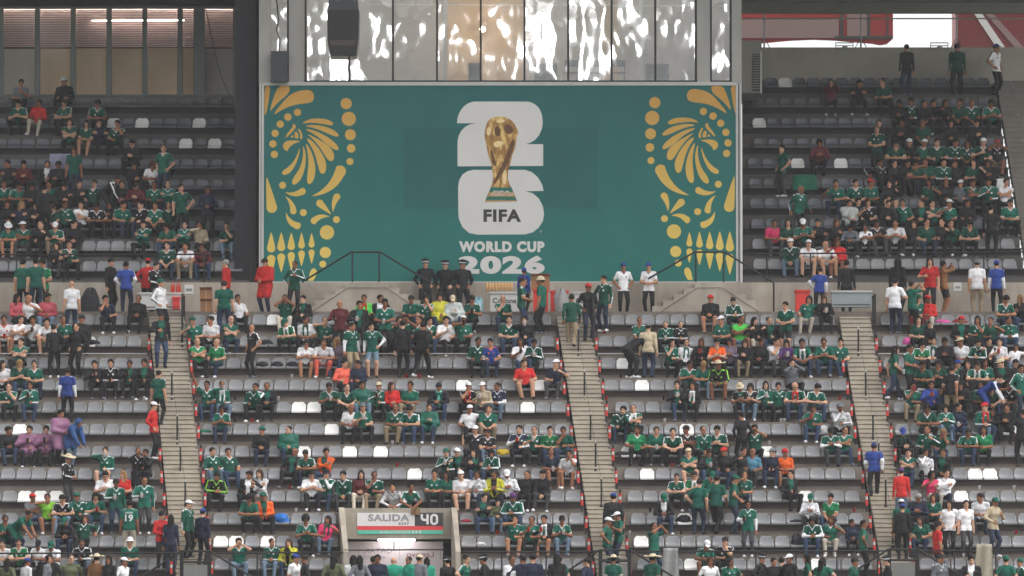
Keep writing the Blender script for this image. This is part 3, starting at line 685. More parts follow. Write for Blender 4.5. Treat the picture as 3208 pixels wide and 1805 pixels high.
# ------------------------------------------------------------------ banner
YB = -0.95
def q(xs, ys, Y=YB): p = P(xs, ys, Y); return (p.x, p.z)
def rect(m, x0, x1, y0, y1, Y0, Y1, mi=None):
    """box whose front face covers photo rectangle x0..x1, y0..y1 at depth Y0"""
    a = P(x0, y1, Y0); b = P(x1, y0, Y0); return m.box(a.x, b.x, Y0, Y1, a.z, b.z, mi)
def chaikin(p, n=1):
    for _ in range(n):
        o = []
        for i in range(len(p)):
            a, b = p[i], p[(i + 1) % len(p)]
            o += [(a[0] * .75 + b[0] * .25, a[1] * .75 + b[1] * .25), (a[0] * .25 + b[0] * .75, a[1] * .25 + b[1] * .75)]
        p = o
    return p
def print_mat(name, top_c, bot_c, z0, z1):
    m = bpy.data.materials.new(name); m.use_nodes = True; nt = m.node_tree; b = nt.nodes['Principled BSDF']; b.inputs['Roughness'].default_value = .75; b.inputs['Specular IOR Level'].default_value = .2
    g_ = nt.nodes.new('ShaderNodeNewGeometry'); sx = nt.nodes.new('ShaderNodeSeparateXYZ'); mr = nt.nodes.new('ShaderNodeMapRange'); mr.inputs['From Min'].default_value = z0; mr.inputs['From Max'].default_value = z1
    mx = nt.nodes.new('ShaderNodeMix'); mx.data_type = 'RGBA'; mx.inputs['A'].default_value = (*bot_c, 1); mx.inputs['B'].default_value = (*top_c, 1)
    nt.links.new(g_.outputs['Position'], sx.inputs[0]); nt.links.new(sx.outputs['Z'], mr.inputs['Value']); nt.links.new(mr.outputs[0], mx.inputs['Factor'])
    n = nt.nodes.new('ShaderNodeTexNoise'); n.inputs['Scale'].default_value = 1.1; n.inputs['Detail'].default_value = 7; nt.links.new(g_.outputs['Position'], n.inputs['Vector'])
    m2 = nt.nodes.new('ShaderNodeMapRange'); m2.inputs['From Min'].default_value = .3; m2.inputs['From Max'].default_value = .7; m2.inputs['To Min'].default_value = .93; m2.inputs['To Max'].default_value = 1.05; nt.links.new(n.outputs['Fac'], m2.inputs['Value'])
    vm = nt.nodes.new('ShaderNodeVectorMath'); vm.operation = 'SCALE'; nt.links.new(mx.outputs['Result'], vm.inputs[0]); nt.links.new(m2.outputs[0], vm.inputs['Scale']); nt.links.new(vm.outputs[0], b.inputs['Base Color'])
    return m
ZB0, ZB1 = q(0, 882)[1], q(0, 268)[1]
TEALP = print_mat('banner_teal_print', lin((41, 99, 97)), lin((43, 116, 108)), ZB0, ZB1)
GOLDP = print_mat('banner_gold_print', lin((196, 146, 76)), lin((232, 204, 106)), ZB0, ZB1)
OFFW = mat('banner_white_print', lin((214, 210, 206)), .75, .04, 1.2); INK = mat('banner_dark_ink', lin((58, 56, 58)), .75, .05, 2)
ban = empty('banner', P(1565, 882, YB)); tag(ban, 'huge teal banner with white tournament emblem and golden eagles', 'banner')
def bpart(mb, name, mt, par=ban):
    o = mb.build(name, mt); o.parent = par; o.matrix_parent_inverse = Matrix.Translation(-Vector(par.location)); return o
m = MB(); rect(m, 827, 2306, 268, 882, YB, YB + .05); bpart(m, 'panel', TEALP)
for nm, a in (('frame_side', (811, 827, 262, 884)), ('frame_side', (2306, 2323, 262, 884)), ('frame_top', (827, 2306, 259, 268)), ('frame_bottom', (827, 2306, 882, 889))):
    m = MB(); rect(m, *a, YB - .03, YB + .06); bpart(m, nm, FRAME)
for x in (818, 2315):
    m = MB(); rect(m, x - 1.3, x + 1.3, 262, 883, YB - .034, YB - .031); bpart(m, 'frame_groove', BLACK)
m = MB(); rect(m, 1266, 1872, 400, 654, YB - .0015, YB - .0002); bpart(m, 'patch_panel', print_mat('banner_patch_print', lin((38, 93, 92)), lin((40, 104, 98)), ZB0, ZB1))
e6 = lambda pts: [(820 + u / 4.528, 260 + v / 4.528) for u, v in pts]
c6 = lambda pts: [(790 + u / 3.0185, 440 + v / 3.0185) for u, v in pts]
SH = []
for pts in ([(165,460),(205,390),(300,270),(400,170),(500,120),(620,98),(690,105),(730,140),(745,190),(735,245),(700,275),(640,290),(520,300),(400,330),(280,385)], [(118,410),(130,330),(165,210),(235,42),(390,42),(398,90),(385,140),(340,190),(260,250),(180,330)], [(38,42),(125,42),(100,250),(70,410),(45,465),(38,420)],
    [(565,580),(620,540),(700,510),(820,503),(920,515),(990,545),(1015,575),(1000,602),(960,602),(880,585),(760,568),(660,565)], [(605,612),(700,595),(820,600),(940,630),(1040,680),(1095,735),(1085,758),(1050,762),(960,730),(850,680),(740,640)],
    [(605,655),(700,660),(820,705),(940,770),(1030,840),(1080,900),(1095,940),(1070,957),(1020,940),(930,880),(840,800),(740,725)], [(635,718),(720,755),(820,810),(930,880),(1000,950),(1030,1030),(1022,1090),(985,1113),(940,1095),(890,1020),(830,920),(740,810)],
    [(625,780),(690,800),(780,890),(850,990),(905,1100),(918,1190),(900,1270),(865,1295),(825,1270),(800,1180),(770,1060),(720,930)], [(620,850),(665,900),(715,1000),(750,1120),(765,1230),(745,1360),(700,1430),(660,1435),(640,1390),(650,1270),(665,1130),(650,980)],
    [(580,880),(610,940),(628,1040),(620,1170),(590,1290),(540,1390),(470,1447),(435,1435),(428,1395),(460,1330),(530,1230),(575,1110),(590,990)], [(540,905),(535,990),(510,1090),(450,1220),(380,1290),(310,1308),(285,1285),(300,1245),(370,1200),(440,1130),(500,1030)],
    [(560,828),(480,815),(370,818),(315,850),(298,890),(310,935),(340,960),(372,970),(375,935),(410,895),(470,855)], [(338,780),(345,745),(400,670),(440,620),(440,585),(455,578),(485,605),(482,640),(430,700),(380,750)],
    [(575,797),(540,795),(545,740),(530,690),(508,665),(525,645),(555,680),(578,740)], [(520,790),(465,785),(470,745),(460,710),(490,682),(515,720),(522,760)], [(450,780),(400,772),(440,735),(452,755)]): SH.append(chaikin(e6(pts)))
def circ(cx, cy, r, n=20): return [(cx + r * math.cos(2 * math.pi * k / n), cy + r * math.sin(2 * math.pi * k / n)) for k in range(n)]
def drop(tip, c, r, bend=0.0, n=12):
    """a leaf from a sharp tip to a round end"""
    tx, ty = tip; cx, cy = c; dx, dy = cx - tx, cy - ty; L = math.hypot(dx, dy); ux, uy = dx / L, dy / L; nx, ny = -uy, ux
    a, b = [], []
    for k in range(n + 1):
        t = k / n; w_ = r * (t ** .8) * (1 if t < .98 else 1); ox = bend * 4 * t * (1 - t)
        px_, py_ = tx + dx * t + nx * ox, ty + dy * t + ny * ox
        a.append((px_ + nx * w_, py_ + ny * w_)); b.append((px_ - nx * w_, py_ - ny * w_))
    cap = [(cx + nx * r * math.cos(s) + ux * r * math.sin(s), cy + ny * r * math.cos(s) + uy * r * math.sin(s)) for s in [math.pi * k / 8 for k in range(1, 8)]]
    return a + cap + b[::-1][:-1]
for u, v, r in ((1198,293,80),(1235,510,101),(1258,735,78),(1268,928,61),(1252,1115,50),(508,418,52),(371,484,53),(263,585,52),(190,715,52),(159,865,52),(179,1014,52)): SH.append(e6(circ(u, v, r)))
for u, v, r in ((288,424,33),(484,683,33),(797,749,33),(708,870,68),(692,1060,53),(668,1170,33)): SH.append(c6(circ(u, v, r)))
for tip, c, r, bd in (((560,528),(832,292),55,48),((137,345),(186,636),50,0),((312,528),(388,668),32,-18),((322,680),(424,804),36,26),((748,700),(640,595),35,0),((765,680),(802,535),33,-12),((735,722),(587,760),33,22),((312,490),(473,482),34,22)): SH.append(c6(drop(tip, c, r, bd)))
for (x, t, cb, r) in ((180,868,1020,40),(275,868,1010,38),(370,872,1002,36),(467,872,992,32),(562,876,985,29)): SH.append(c6(drop((x, t), (x, cb), r)))
for (x, ct, t, r) in ((180,1122,1280,40),(275,1106,1250,38),(370,1090,1230,35),(467,1072,1190,32),(562,1060,1168,29)): SH.append(c6(drop((x, t), (x, ct), r)))
SH.append(c6([(530,1328),(545,1250),(565,1215),(592,1210),(612,1235),(610,1265),(588,1310),(575,1328)]))
for mirror in (False, True):
    m = MB()
    for pts in SH:
        pp = [((3136 - x) if mirror else x, y - (3 if mirror else 0) if y > 275 else max(y, 269)) for x, y in pts]
        pp = [(min(max(x, 828), 2305), min(max(y, 269), 881)) for x, y in pp]
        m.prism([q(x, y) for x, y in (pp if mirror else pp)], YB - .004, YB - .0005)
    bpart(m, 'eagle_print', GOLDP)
r5 = lambda pts: [q(1400 + u / 2.453, 300 + v / 2.453) for u, v in pts]
two = [(78,212),(80,180),(90,145),(108,110),(135,78),(168,56),(205,45),(610,45),(645,50),(680,68),(710,98),(730,145),(737,205),(730,255),(708,305),(675,342),(640,362),(605,372),(740,373),(740,540),(82,543),(82,350),(90,310),(110,270),(140,240),(175,221),(220,212)]
six = [(200,570),(600,570),(655,588),(700,628),(733,685),(743,732),(605,735),(660,750),(708,792),(738,850),(747,910),(738,962),(708,1012),(660,1050),(600,1066),(235,1068),(170,1055),(120,1010),(93,950),(88,900),(86,700),(95,650),(120,605),(160,580)]
for nm, sh in (('emblem_upper_digit', two), ('emblem_lower_digit', six)):
    m = MB(); m.prism(r5(sh), YB - .004, YB - .0005); DIG = bpart(m, nm, OFFW)
def gold_mat():
    m = bpy.data.materials.new('trophy_print'); m.use_nodes = True; nt = m.node_tree; b = nt.nodes['Principled BSDF']; b.inputs['Roughness'].default_value = .7
    g_ = nt.nodes.new('ShaderNodeNewGeometry'); n = nt.nodes.new('ShaderNodeTexNoise'); n.inputs['Scale'].default_value = 4.5; n.inputs['Detail'].default_value = 6; n.inputs['Distortion'].default_value = .5
    mp = nt.nodes.new('ShaderNodeMapping'); mp.inputs['Scale'].default_value = (1.6, 1, .7); mp.inputs['Rotation'].default_value = (0, .35, 0)
    cr = nt.nodes.new('ShaderNodeValToRGB'); e = cr.color_ramp.elements; e[0].position = .30; e[0].color = (*lin((128, 90, 46)), 1); e[1].position = .66; e[1].color = (*lin((226, 190, 118)), 1)
    x = e.new(.5); x.color = (*lin((168, 124, 66)), 1)
    nt.links.new(g_.outputs['Position'], mp.inputs[0]); nt.links.new(mp.outputs[0], n.inputs['Vector']); nt.links.new(n.outputs['Fac'], cr.inputs[0]); nt.links.new(cr.outputs[0], b.inputs['Base Color']); return m
trophy = [(290,320),(290,290),(296,250),(310,205),(335,175),(370,162),(410,158),(455,166),(495,188),(520,215),(535,250),(543,258),(549,285),(537,318),(533,350),(525,400),(505,450),(490,510),(478,550),(470,590),(468,640),(485,690),(497,706),(340,704),(350,665),(355,620),(348,570),(345,530),(330,490),(312,430),(303,370)]
m = MB(); m.prism(r5(trophy), YB - .009, YB - .005); bpart(m, 'trophy_print', gold_mat())
TD_, TL_ = mat('print_brown', lin((104, 72, 44)), .7, .25, 9), mat('print_light_gold', lin((232, 206, 150)), .7, .15, 9)
for mt_, pts in ((TD_, [(362,250),(385,232),(410,250),(412,300),(395,318),(370,300)]), (TD_, [(436,236),(470,215),(505,240),(512,280),(480,300),(448,290)]), (TD_, [(505,330),(525,345),(505,430),(470,520),(430,590),(385,660),(352,690),(368,640),(410,560),(450,470),(480,390)]), (TL_, [(305,255),(325,235),(340,260),(335,300),(315,310),(304,290)]), (TL_, [(375,190),(420,178),(455,195),(430,208),(390,212)]), (TL_, [(355,360),(395,345),(440,355),(420,385),(385,400),(362,390)]), (TD_, [(330,410),(350,430),(372,500),(385,545),(365,540),(345,500)]), (TL_, [(425,610),(450,560),(462,600),(458,660),(440,690),(425,660)])):
    m = MB(); m.prism(r5(chaikin(pts, 2)), YB - .0125, YB - .0092); bpart(m, 'trophy_shade_print', mt_)
PGRN = mat('print_green', lin((40, 110, 92)), .7); PTAN = mat('print_tan', lin((176, 140, 90)), .7)
m = MB(); m.prism(r5([(338,704),(498,706),(540,812),(292,815)]), YB - .010, YB - .005); TB = bpart(m, 'trophy_base_print', PGRN)
m = MB(); m.prism(r5([(322,740),(513,740),(524,776),(306,776)]), YB - .013, YB - .0105); bpart(m, 'trophy_band_print', PTAN, TB)
m = MB(); m.prism(r5([(295,803),(537,803),(540,812),(292,815)]), YB - .013, YB - .0105); bpart(m, 'trophy_rim_print', PTAN, TB)

def letters(txt, x0, x1, y0, y1, Y, mt, name, par, bold=0.0, mirror=False, thick=.002, smooth_=False, faceback=False):
    """flat lettering that fills photo rectangle x0..x1, y0..y1 at depth Y"""
    cu = bpy.data.curves.new('lettering', 'FONT'); cu.body = txt; cu.offset = bold; cu.space_character = 1 + 2.6 * bold; cu.resolution_u = 4
    o = bpy.data.objects.new('lettering', cu); COL.objects.link(o); dg = bpy.context.evaluated_depsgraph_get(); me = bpy.data.meshes.new_from_object(o.evaluated_get(dg)); bpy.data.objects.remove(o); bpy.data.curves.remove(cu)
    n = len(me.vertices); co = np.empty(n * 3, np.float32); me.vertices.foreach_get('co', co); co = co.reshape(-1, 3); lo = co.min(0); hi = co.max(0)
    a = P(x0, y1, Y); b = P(x1, y0, Y); t = (co[:, 0] - lo[0]) / (hi[0] - lo[0]); t = 1 - t if mirror else t; s = (co[:, 1] - lo[1]) / (hi[1] - lo[1])
    w_ = np.stack([a.x + (b.x - a.x) * t, np.full(n, Y - thick), a.z + (b.z - a.z) * s], 1).astype(np.float32)
    me.vertices.foreach_set('co', w_.ravel()); me.materials.clear(); me.materials.append(mt); me.update(); me.name = name
    ob = link(name, me)
    if par: ob.parent = par; ob.matrix_parent_inverse = Matrix.Translation(-Vector(par.location))
    return ob
letters('FIFA', 1400 + 281 / 2.453, 1400 + 571 / 2.453, 300 + 873 / 2.453, 300 + 970 / 2.453, YB - .006, INK, 'lettering', DIG, .045)
letters('WORLD CUP', 1400 + 92 / 2.453, 1400 + 750 / 2.453, 300 + 1118 / 2.453, 300 + 1203 / 2.453, YB - .002, OFFW, 'lettering', ban, .06)
letters('2026', 1400 + 90 / 2.453, 1400 + 752 / 2.453, 300 + 1228 / 2.453, 300 + 1370 / 2.453, YB - .002, OFFW, 'lettering', ban, .058)
letters('FIFA', 1400 + 358 / 2.453, 1400 + 488 / 2.453, 300 + 730 / 2.453, 300 + 747 / 2.453, YB - .0135, OFFW, 'lettering', TB, .02)
letters('WORLD CUP', 1400 + 336 / 2.453, 1400 + 512 / 2.453, 300 + 751 / 2.453, 300 + 768 / 2.453, YB - .0135, OFFW, 'lettering', TB, .02)
letters('TM', 1692, 1696.5, 721, 731, YB - .002, OFFW, 'lettering', ban, .0)

# ------------------------------------------------------------------ press box above the banner
pb = empty('press_box', P(1566, 262, 0)); tag(pb, 'glazed press box above the teal banner', 'building')
ap = lambda mb, name, mt, par=pb: bpart(mb, name, mt, par)
GL = glass('box_window_glass', .50, .018)
YG = YB + .06; YBACK = 3.2
PILL = mat('box_pillar_paint', lin((168, 164, 158)), .7, .06, 1.5, stain=.12); ROOM = mat('room_wall_pale', lin((196, 188, 178)), .8, .05, 1); ROOMT = mat('room_wall_tan', lin((206, 176, 138)), .8, .06, 1); CEIL = mat('room_ceiling', lin((176, 176, 176)), .8, .05, 1)
for a in ((811, 848, -60, 262), (905, 952, -60, 262), (2184, 2224, -60, 262), (2293, 2323, -60, 262)):
    m = MB(); rect(m, *a, YB - .02, YB + .25); ap(m, 'pillar', PILL)
m = MB(); rect(m, 848, 2293, 257, 262, YB - .04, YB + .25); ap(m, 'window_sill', FRAME)
for x in (957, 1094, 1231, 1369, 1506, 1643, 1780, 1916, 2053, 2180, 2227, 2289, 902):
    m = MB(); rect(m, x - 3.2, x + 3.2, -60, 254, YB + .0, YB + .11); ap(m, 'mullion', BLACK)
for a, b in ((952, 2184), (2224, 2293), (848, 905)):
    m = MB(); rect(m, a, b, 252, 257, YB + .0, YB + .115); ap(m, 'bottom_rail', BLACK)
ws = [960.5, 1094, 1231, 1369, 1506, 1643, 1780, 1916, 2053, 2180]
for k in range(9):
    m = MB(); a = P(ws[k] + 3.3, 252, YG); b = P(ws[k + 1] - 3.3, -60, YG); tl = rng.normal(0, .006, 2)
    m.add([(a.x, YG + tl[0], a.z), (b.x, YG - tl[0], a.z), (b.x, YG - tl[0] + tl[1], b.z), (a.x, YG + tl[0] + tl[1], b.z)], [(0, 1, 2, 3)]); ap(m, 'pane', GL)
for a0, b0 in ((849, 899), (2230, 2286)):
    m = MB(); a = P(a0, 252, YG); b = P(b0, -60, YG); m.add([(a.x, YG, a.z), (b.x, YG, a.z), (b.x, YG, b.z), (a.x, YG, b.z)], [(0, 1, 2, 3)]); ap(m, 'pane', GL)
zf = P(1566, 262, YB).z; zc = zf + 4.6; xl, xr = X(811, YB), X(2323, YB)
m = MB(); m.box(xl + .01, xr - .01, YB + .3, YBACK, zf - .1, zf - .02); ap(m, 'floor_slab', GREYW)
m = MB(); m.box(xl + .01, xr - .01, YB + .3, YBACK + .1, zc, zc + .2); ap(m, 'ceiling_slab', CEIL)
m = MB(); m.box(xl + .01, xl + .1, YB + .26, YBACK, zf, zc - .01); ap(m, 'side_wall', ROOM)
m = MB(); m.box(xr - .1, xr - .01, YB + .26, YBACK, zf, zc - .01); ap(m, 'side_wall', ROOM)
for (a, b, mt_) in ((811, 1400, ROOM), (1400, 1640, ROOMT), (1640, 1880, ROOM), (1880, 1940, ROOMT), (1940, 2323, ROOM)):
    m = MB(); m.box(X(a, YBACK), X(b, YBACK) - .004, YBACK, YBACK + .1, zf, zc - .01); ap(m, 'back_wall', mt_)
m = MB(); m.box(xl, xr, YB + .07, 7.4, zc + .25, zc + .6); ap(m, 'roof_slab', GREYW)
m = MB(); m.box(xl + .02, xr - .02, YB + .07, 6.9, ZB0 - 1.2, zf - .12); ap(m, 'lower_body', GREYW)
for x in (1395, 2010):
    m = MB(); m.box(X(x, 1.5) - .05, X(x, 1.5) + .05, 1.4, 1.6, zf, zc - .01); ap(m, 'post', WHITE)
# warm lamp in the box
lp = P(1512, 92, 2.4); m = MB(); m.lathe([(.02, -.09), (.085, -.05), (.10, 0), (.085, .05), (.02, .09)], 12)
lo = m.build('wall_lamp', glow('lamp_glow', (1.0, .72, .42), 9.0), loc=lp, smooth=True); tag(lo, 'warm glowing lamp inside the press box', 'lamp')
ld = bpy.data.lights.new('wall_lamp_light', 'POINT'); ld.energy = 26; ld.color = (1, .74, .46); ld.shadow_soft_size = .12
lob = bpy.data.objects.new('wall_lamp_light', ld); COL.objects.link(lob); lob.location = lp + Vector((0, -.25, 0))
# ceiling tube seen as a white line through the panes
m = MB(); a = P(1150, 14, 2.2); b = P(2290, 20, 2.2); m.tube(a, b, .02, n=6); tag(m.build('conduit', WHITE), 'white conduit under the press box ceiling', 'conduit')
for k, x in enumerate((1080, 1400, 1740, 2080)):
    t = empty('ceiling_lamp', (X(x, 1.2), 1.2, zf + 4.2)); tag(t, 'ceiling lamp in the press box, %s from left' % ORD_[k + 1], 'lamp', 'ceiling lamps in the press box'); m = MB(); m.box(-.5, .5, -.3, .3, -.03, 0); m.build('diffuser', glow('box_lamp_glow', (1, .97, .92), 7.0) if k == 0 else bpy.data.materials['box_lamp_glow'], t); m = MB(); m.box(-.53, .53, -.33, .33, .001, .06); m.build('housing', FRAME, t); m = MB(); m.tube((0, 0, .06), (0, 0, .40), .02, n=6); m.build('stem', FRAME, t)
# folding chairs and screens in the box
def folding_chair(xs, label, rz):
    p = P(xs, 253, .35); t = empty('folding_chair', (p.x, .35, zf - .02), rz); tag(t, label, 'chair', 'folding chairs in the press box')
    for s in (-1, 1):
        m = MB(); m.tube((s * .2, .2, 0), (s * .19, -.12, .82), .013, n=6); m.build('back_leg', DKGREY, t)
        m = MB(); m.tube((s * .21, -.22, 0), (s * .2, .14, .48), .013, n=6); m.build('front_leg', DKGREY, t)
    m = MB(); m.box(-.2, .2, -.2, .16, .43, .46); m.build('seat', DKGREY, t)
    m = MB(); m.box(-.2, .2, -.135, -.115, .62, .82); m.build('backrest', DKGREY, t)
for x, l, r_ in ((1788, 'grey folding chair, leftmost of three behind the glass', .1), (1865, 'grey folding chair, middle of three behind the glass', -.15), (1937, 'grey folding chair, rightmost of three behind the glass', .2)): folding_chair(x, l, r_)
SCR = mat('screen_case', lin((92, 98, 104)), .5)
for a, l in (((1674, 1746, 199, 254), 'dark screen standing left of the folding chairs'), ((2022, 2096, 200, 254), 'dark screen standing right of the folding chairs'), ((1467, 1508, 197, 254), 'grey cabinet standing below the warm lamp')):
    pp = P(a[0], a[3], .6); t = empty('screen' if 'screen' in l else 'cabinet', (pp.x, .6, zf)); tag(t, l, 'screen' if 'screen' in l else 'cabinet')
    m = MB(); rect(m, *a, .6, .7); bpart(m, 'case', SCR, t)
    m = MB(); rect(m, a[0] + 4, a[1] - 4, a[2] + 5, a[3] - 8, .59, .598); bpart(m, 'front', DKGREY, t)
    m = MB(); m.box(P(a[0] + 4, 0, .6).x, P(a[1] - 4, 0, .6).x, .55, .8, zf - .02, P(0, a[3], .6).z - .002); bpart(m, 'stand', DKGREY, t)
# hanging loudspeaker
SPK = mat('speaker_grille', lin((46, 44, 46)), .7, .1, 30)
t = empty('loudspeaker', P(1076, 60, -1.6)); tag(t, 'black loudspeaker hanging in front of the press box glass', 'loudspeaker')
YS = -1.75
c2 = lambda pts: [(P(790 + u / 3.1506, v / 3.1506, YS).x, P(790 + u / 3.1506, v / 3.1506, YS).z) for u, v in pts]
m = MB(); m.prism(c2([(740,95),(1055,95),(1050,350),(1025,540),(770,540),(742,400)]), YS, YS + .5); bpart(m, 'cabinet', BLACK, t)
m = MB(); m.prism(c2([(788,110),(1010,110),(1008,355),(1000,375),(790,375)]), YS - .012, YS - .001); bpart(m, 'grille', SPK, t)
m = MB(); m.prism(c2([(765,395),(1028,395),(1015,450),(775,450)]), YS - .010, YS - .001); bpart(m, 'lower_grille', mat('speaker_lower', lin((78, 68, 62)), .7), t)
m = MB(); m.prism(c2([(772,-170),(1030,-170),(1045,95),(745,95)]), YS + .06, YS + .4); bpart(m, 'bracket', DKGREY, t)
for u in (842, 1012):
    m = MB(); m.tube(Vector((*c2([(u, -170)])[0][:1], YS + .05, c2([(u, -170)])[0][1])), Vector((c2([(u, 14)])[0][0], YS + .05, c2([(u, 14)])[0][1])), .012, n=6); bpart(m, 'shackle', STEEL, t)
m = MB(); rect(m, 849, 901, 160, 256, YB - .32, YB - .06); o = m.build('equipment_case', mat('case_plastic', lin((60, 64, 70)), .6)); tag(o, 'dark grey equipment case standing in the narrow left window', 'case')
m = MB()
pts = [(862, -30), (868, 20), (872, 60), (866, 95), (876, 120), (873, 160)]
for a, b in zip(pts, pts[1:]): m.tube(P(*a, YB - .1), P(*b, YB - .1), .018, n=6)
tag(m.build('cable', BLACK), 'black cable hanging into the dark equipment case', 'cable')

# ------------------------------------------------------------------ glazed lounge behind the upper left seats
YL = 7.0
lg_ = empty('lounge_window', P(370, 298, YL)); tag(lg_, 'long lounge window with blinds above the upper left seats', 'window')
lp_ = lambda mb, name, mt: bpart(mb, name, mt, lg_)
FRL = mat('lounge_frame', lin((132, 138, 136)), .6, .06, 2); BLIND = mat('blind_slats', lin((226, 196, 192)), .8, .08, 3); TAN = mat('tan_roller_blind', lin((232, 202, 168)), .85, .06, .8, stain=.1)
GLL = glass('lounge_glass', .003, .0, (.96, .97, .97))
bars = [(-340, -325), (-227, -212), (-114, -99), (0, 11), (110, 125), (222, 237), (334, 350), (447, 461), (557, 572), (607, 642), (731, 748)]
for a, b in bars: m = MB(); rect(m, a, b, 20, 298, YL, YL + .15); lp_(m, 'mullion', FRL)
m = MB(); rect(m, -345, 750, 18, 26, YL - .02, YL + .16); lp_(m, 'top_rail', FRL)
m = MB(); rect(m, -345, 750, 296, 301, YL - .02, YL + .16); lp_(m, 'bottom_rail', FRL)
for (a, b), (c, d_) in zip(bars, bars[1:]):
    A = P(b, 296, YL + .08); B_ = P(c, 26, YL + .08); m = MB(); m.add([(A.x, YL + .08, A.z), (B_.x, YL + .08, A.z), (B_.x, YL + .08, B_.z), (A.x, YL + .08, B_.z)], [(0, 1, 2, 3)]); lp_(m, 'pane', GLL)
    m = MB(); y0, y1 = 28, 148
    for k in range(22):
        yy = y0 + (y1 - y0) * k / 22.0; a3 = P(b + 1, yy + 4.6, YL + .30); b3 = P(c - 1, yy + .4, YL + .30)
        m.hexa([(a3.x, YL + .29, a3.z), (b3.x, YL + .29, a3.z), (b3.x, YL + .294, a3.z), (a3.x, YL + .294, a3.z), (a3.x, YL + .325, b3.z), (b3.x, YL + .325, b3.z), (b3.x, YL + .329, b3.z), (a3.x, YL + .329, b3.z)])
    o = lp_(m, 'blind', BLIND)
    m = MB(); rect(m, b + 1, c - 1, 150 + rng.uniform(0, 4), 300, YL + .42, YL + .46); lp_(m, 'roller_blind', TAN if 3 < bars.index((a, b)) < 9 else mat('grey_roller_blind', lin((196, 186, 174)), .85, .06, .8))
m = MB(); rect(m, -345, 750, -60, 300, YL + 1.6, YL + 1.8); lp_(m, 'room_wall', DARKW)
m = MB(); a = P(288, 65, YL + .10); b = P(578, 64, YL + .10); m.tube(a, b, .014, n=8)
o = m.build('tube_lamp', glow('tube_lamp_glow', (1, .88, .8), 6.0)); tag(o, 'thin lit tube lamp behind the lounge window', 'lamp')
m = MB(); m.tube(P(-30, 6, YL + .2), P(740, 6, YL + .2), .02, n=8); o = m.build('tube_lamp', glow('lounge_fill_glow', (1, .88, .76), 18.0)); tag(o, 'lounge tube lamp above the blinds, behind the dark fascia', 'lamp')  # hidden glowing tube, added to brighten the blinds and tan panels
m = MB(); rect(m, -345, 813, -90, 18, 6.75, 7.0); tag(m.build('wall_fascia', DARKW), 'dark fascia over the lounge window', kind='structure')
m = MB(); rect(m, -345, 750, 300, 345, 7.05, 7.5); tag(m.build('wall_back_left', GREYW), 'low wall under the lounge window', kind='structure')
m = MB(); pts = [(643, 15), (648, 45), (655, 80), (664, 120), (673, 160), (682, 200), (693, 238), (706, 270), (717, 297)]
for a, b in zip(pts, pts[1:]): m.tube(P(*a, 6.6), P(*b, 6.6), .013, n=6)
tag(m.build('cable', BLACK), 'black cable hanging across the lounge window', 'cable')
m = MB(); m.tube(P(746, 30, 6.7), P(746, 300, 6.7), .02, n=6); tag(m.build('pipe', FRAME), 'pale vertical pipe at the lounge window corner', 'pipe')

# ------------------------------------------------------------------ roof, fence and boards, upper right
m = MB(); z0, z1 = P(1604, 6, 7.6).z, 31.0
m.hexa([(-40, 9.5, z0), (40, 9.5, z0), (40, -10, z1), (-40, -10, z1), (-40, 9.5, z0 + .4), (40, 9.5, z0 + .4), (40, -10, z1 + .4), (-40, -10, z1 + .4)][0:8] if False else [(-40, -10, z1), (40, -10, z1), (40, 9.5, z0), (-40, 9.5, z0), (-40, -10, z1 + .5), (40, -10, z1 + .5), (40, 9.5, z0 + .5), (-40, 9.5, z0 + .5)])
tag(m.build('roof', mat('roof_sheeting', lin((120, 118, 114)), .8, .1, .8)), 'sheet metal roof over the stand', kind='structure')
for xa, xb, l in ((X(-340, 7), X(806, 7), 'left'), (X(2328, 7), X(3550, 7), 'right')):
    m = MB(); m.box(xa, xb, -4.5, 7.55, 20.75, 21.0); tag(m.build('soffit_added_' + l, mat('soffit_paint', lin((104, 102, 100)), .8, .1, .8)), 'low soffit over the upper %s seats' % l, kind='structure')  # out-of-view slabs, added to keep skylight off the upper side seats
m = MB(); rect(m, 2320, 3550, 9, 39, 6.95, 7.45); tag(m.build('roof_beam', GREYW), 'grey beam under the roof edge', 'beam')
fe = empty('chain_link_fence', P(2760, 150, 7.35)); tag(fe, 'chain link fence with steel posts on the back wall', 'fence')
fp = lambda mb, name, mt: bpart(mb, name, mt, fe)
for x in (2394, 2697, 2997):
    m = MB(); m.tube(P(x, 150, 7.36), P(x, 36, 7.36), .03, n=8); fp(m, 'post', STEEL)
    for s in (-1, 1): m = MB(); m.tube(P(x + s * 18, 150, 7.36), P(x, 118, 7.36), .014, n=6); fp(m, 'brace', DKGREY)
m = MB(); m.tube(P(2325, 59, 7.36), P(3550, 58, 7.36), .022, n=8); fp(m, 'rail', FRAME)
m = MB(); sp_ = .06; x0_, x1_ = X(2330, 7.4), X(3550, 7.4); zb, zt = P(0, 149, 7.4).z, P(0, 38, 7.4).z; hh = zt - zb
k = x0_ - hh
while k < x1_:
    for s in (1, -1):
        a = (k, 7.40, zb) if s > 0 else (k + hh, 7.40, zb); b = (k + hh, 7.40, zt) if s > 0 else (k, 7.40, zt)
        if min(a[0], b[0]) > x0_ and max(a[0], b[0]) < x1_:
            d_ = .0022; m.add([(a[0] - d_, a[1], a[2]), (a[0] + d_, a[1], a[2]), (b[0] + d_, b[1] + .002 * s, b[2]), (b[0] - d_, b[1] + .002 * s, b[2])], [(0, 1, 2, 3)])
    k += sp_
o = fp(m, 'wire_mesh', STEEL); o['kind'] = 'stuff'
cD = lambda pts, Y: [(P(2300 + u / 2.837, v / 2.837, Y).x, P(2300 + u / 2.837, v / 2.837, Y).z) for u, v in pts]
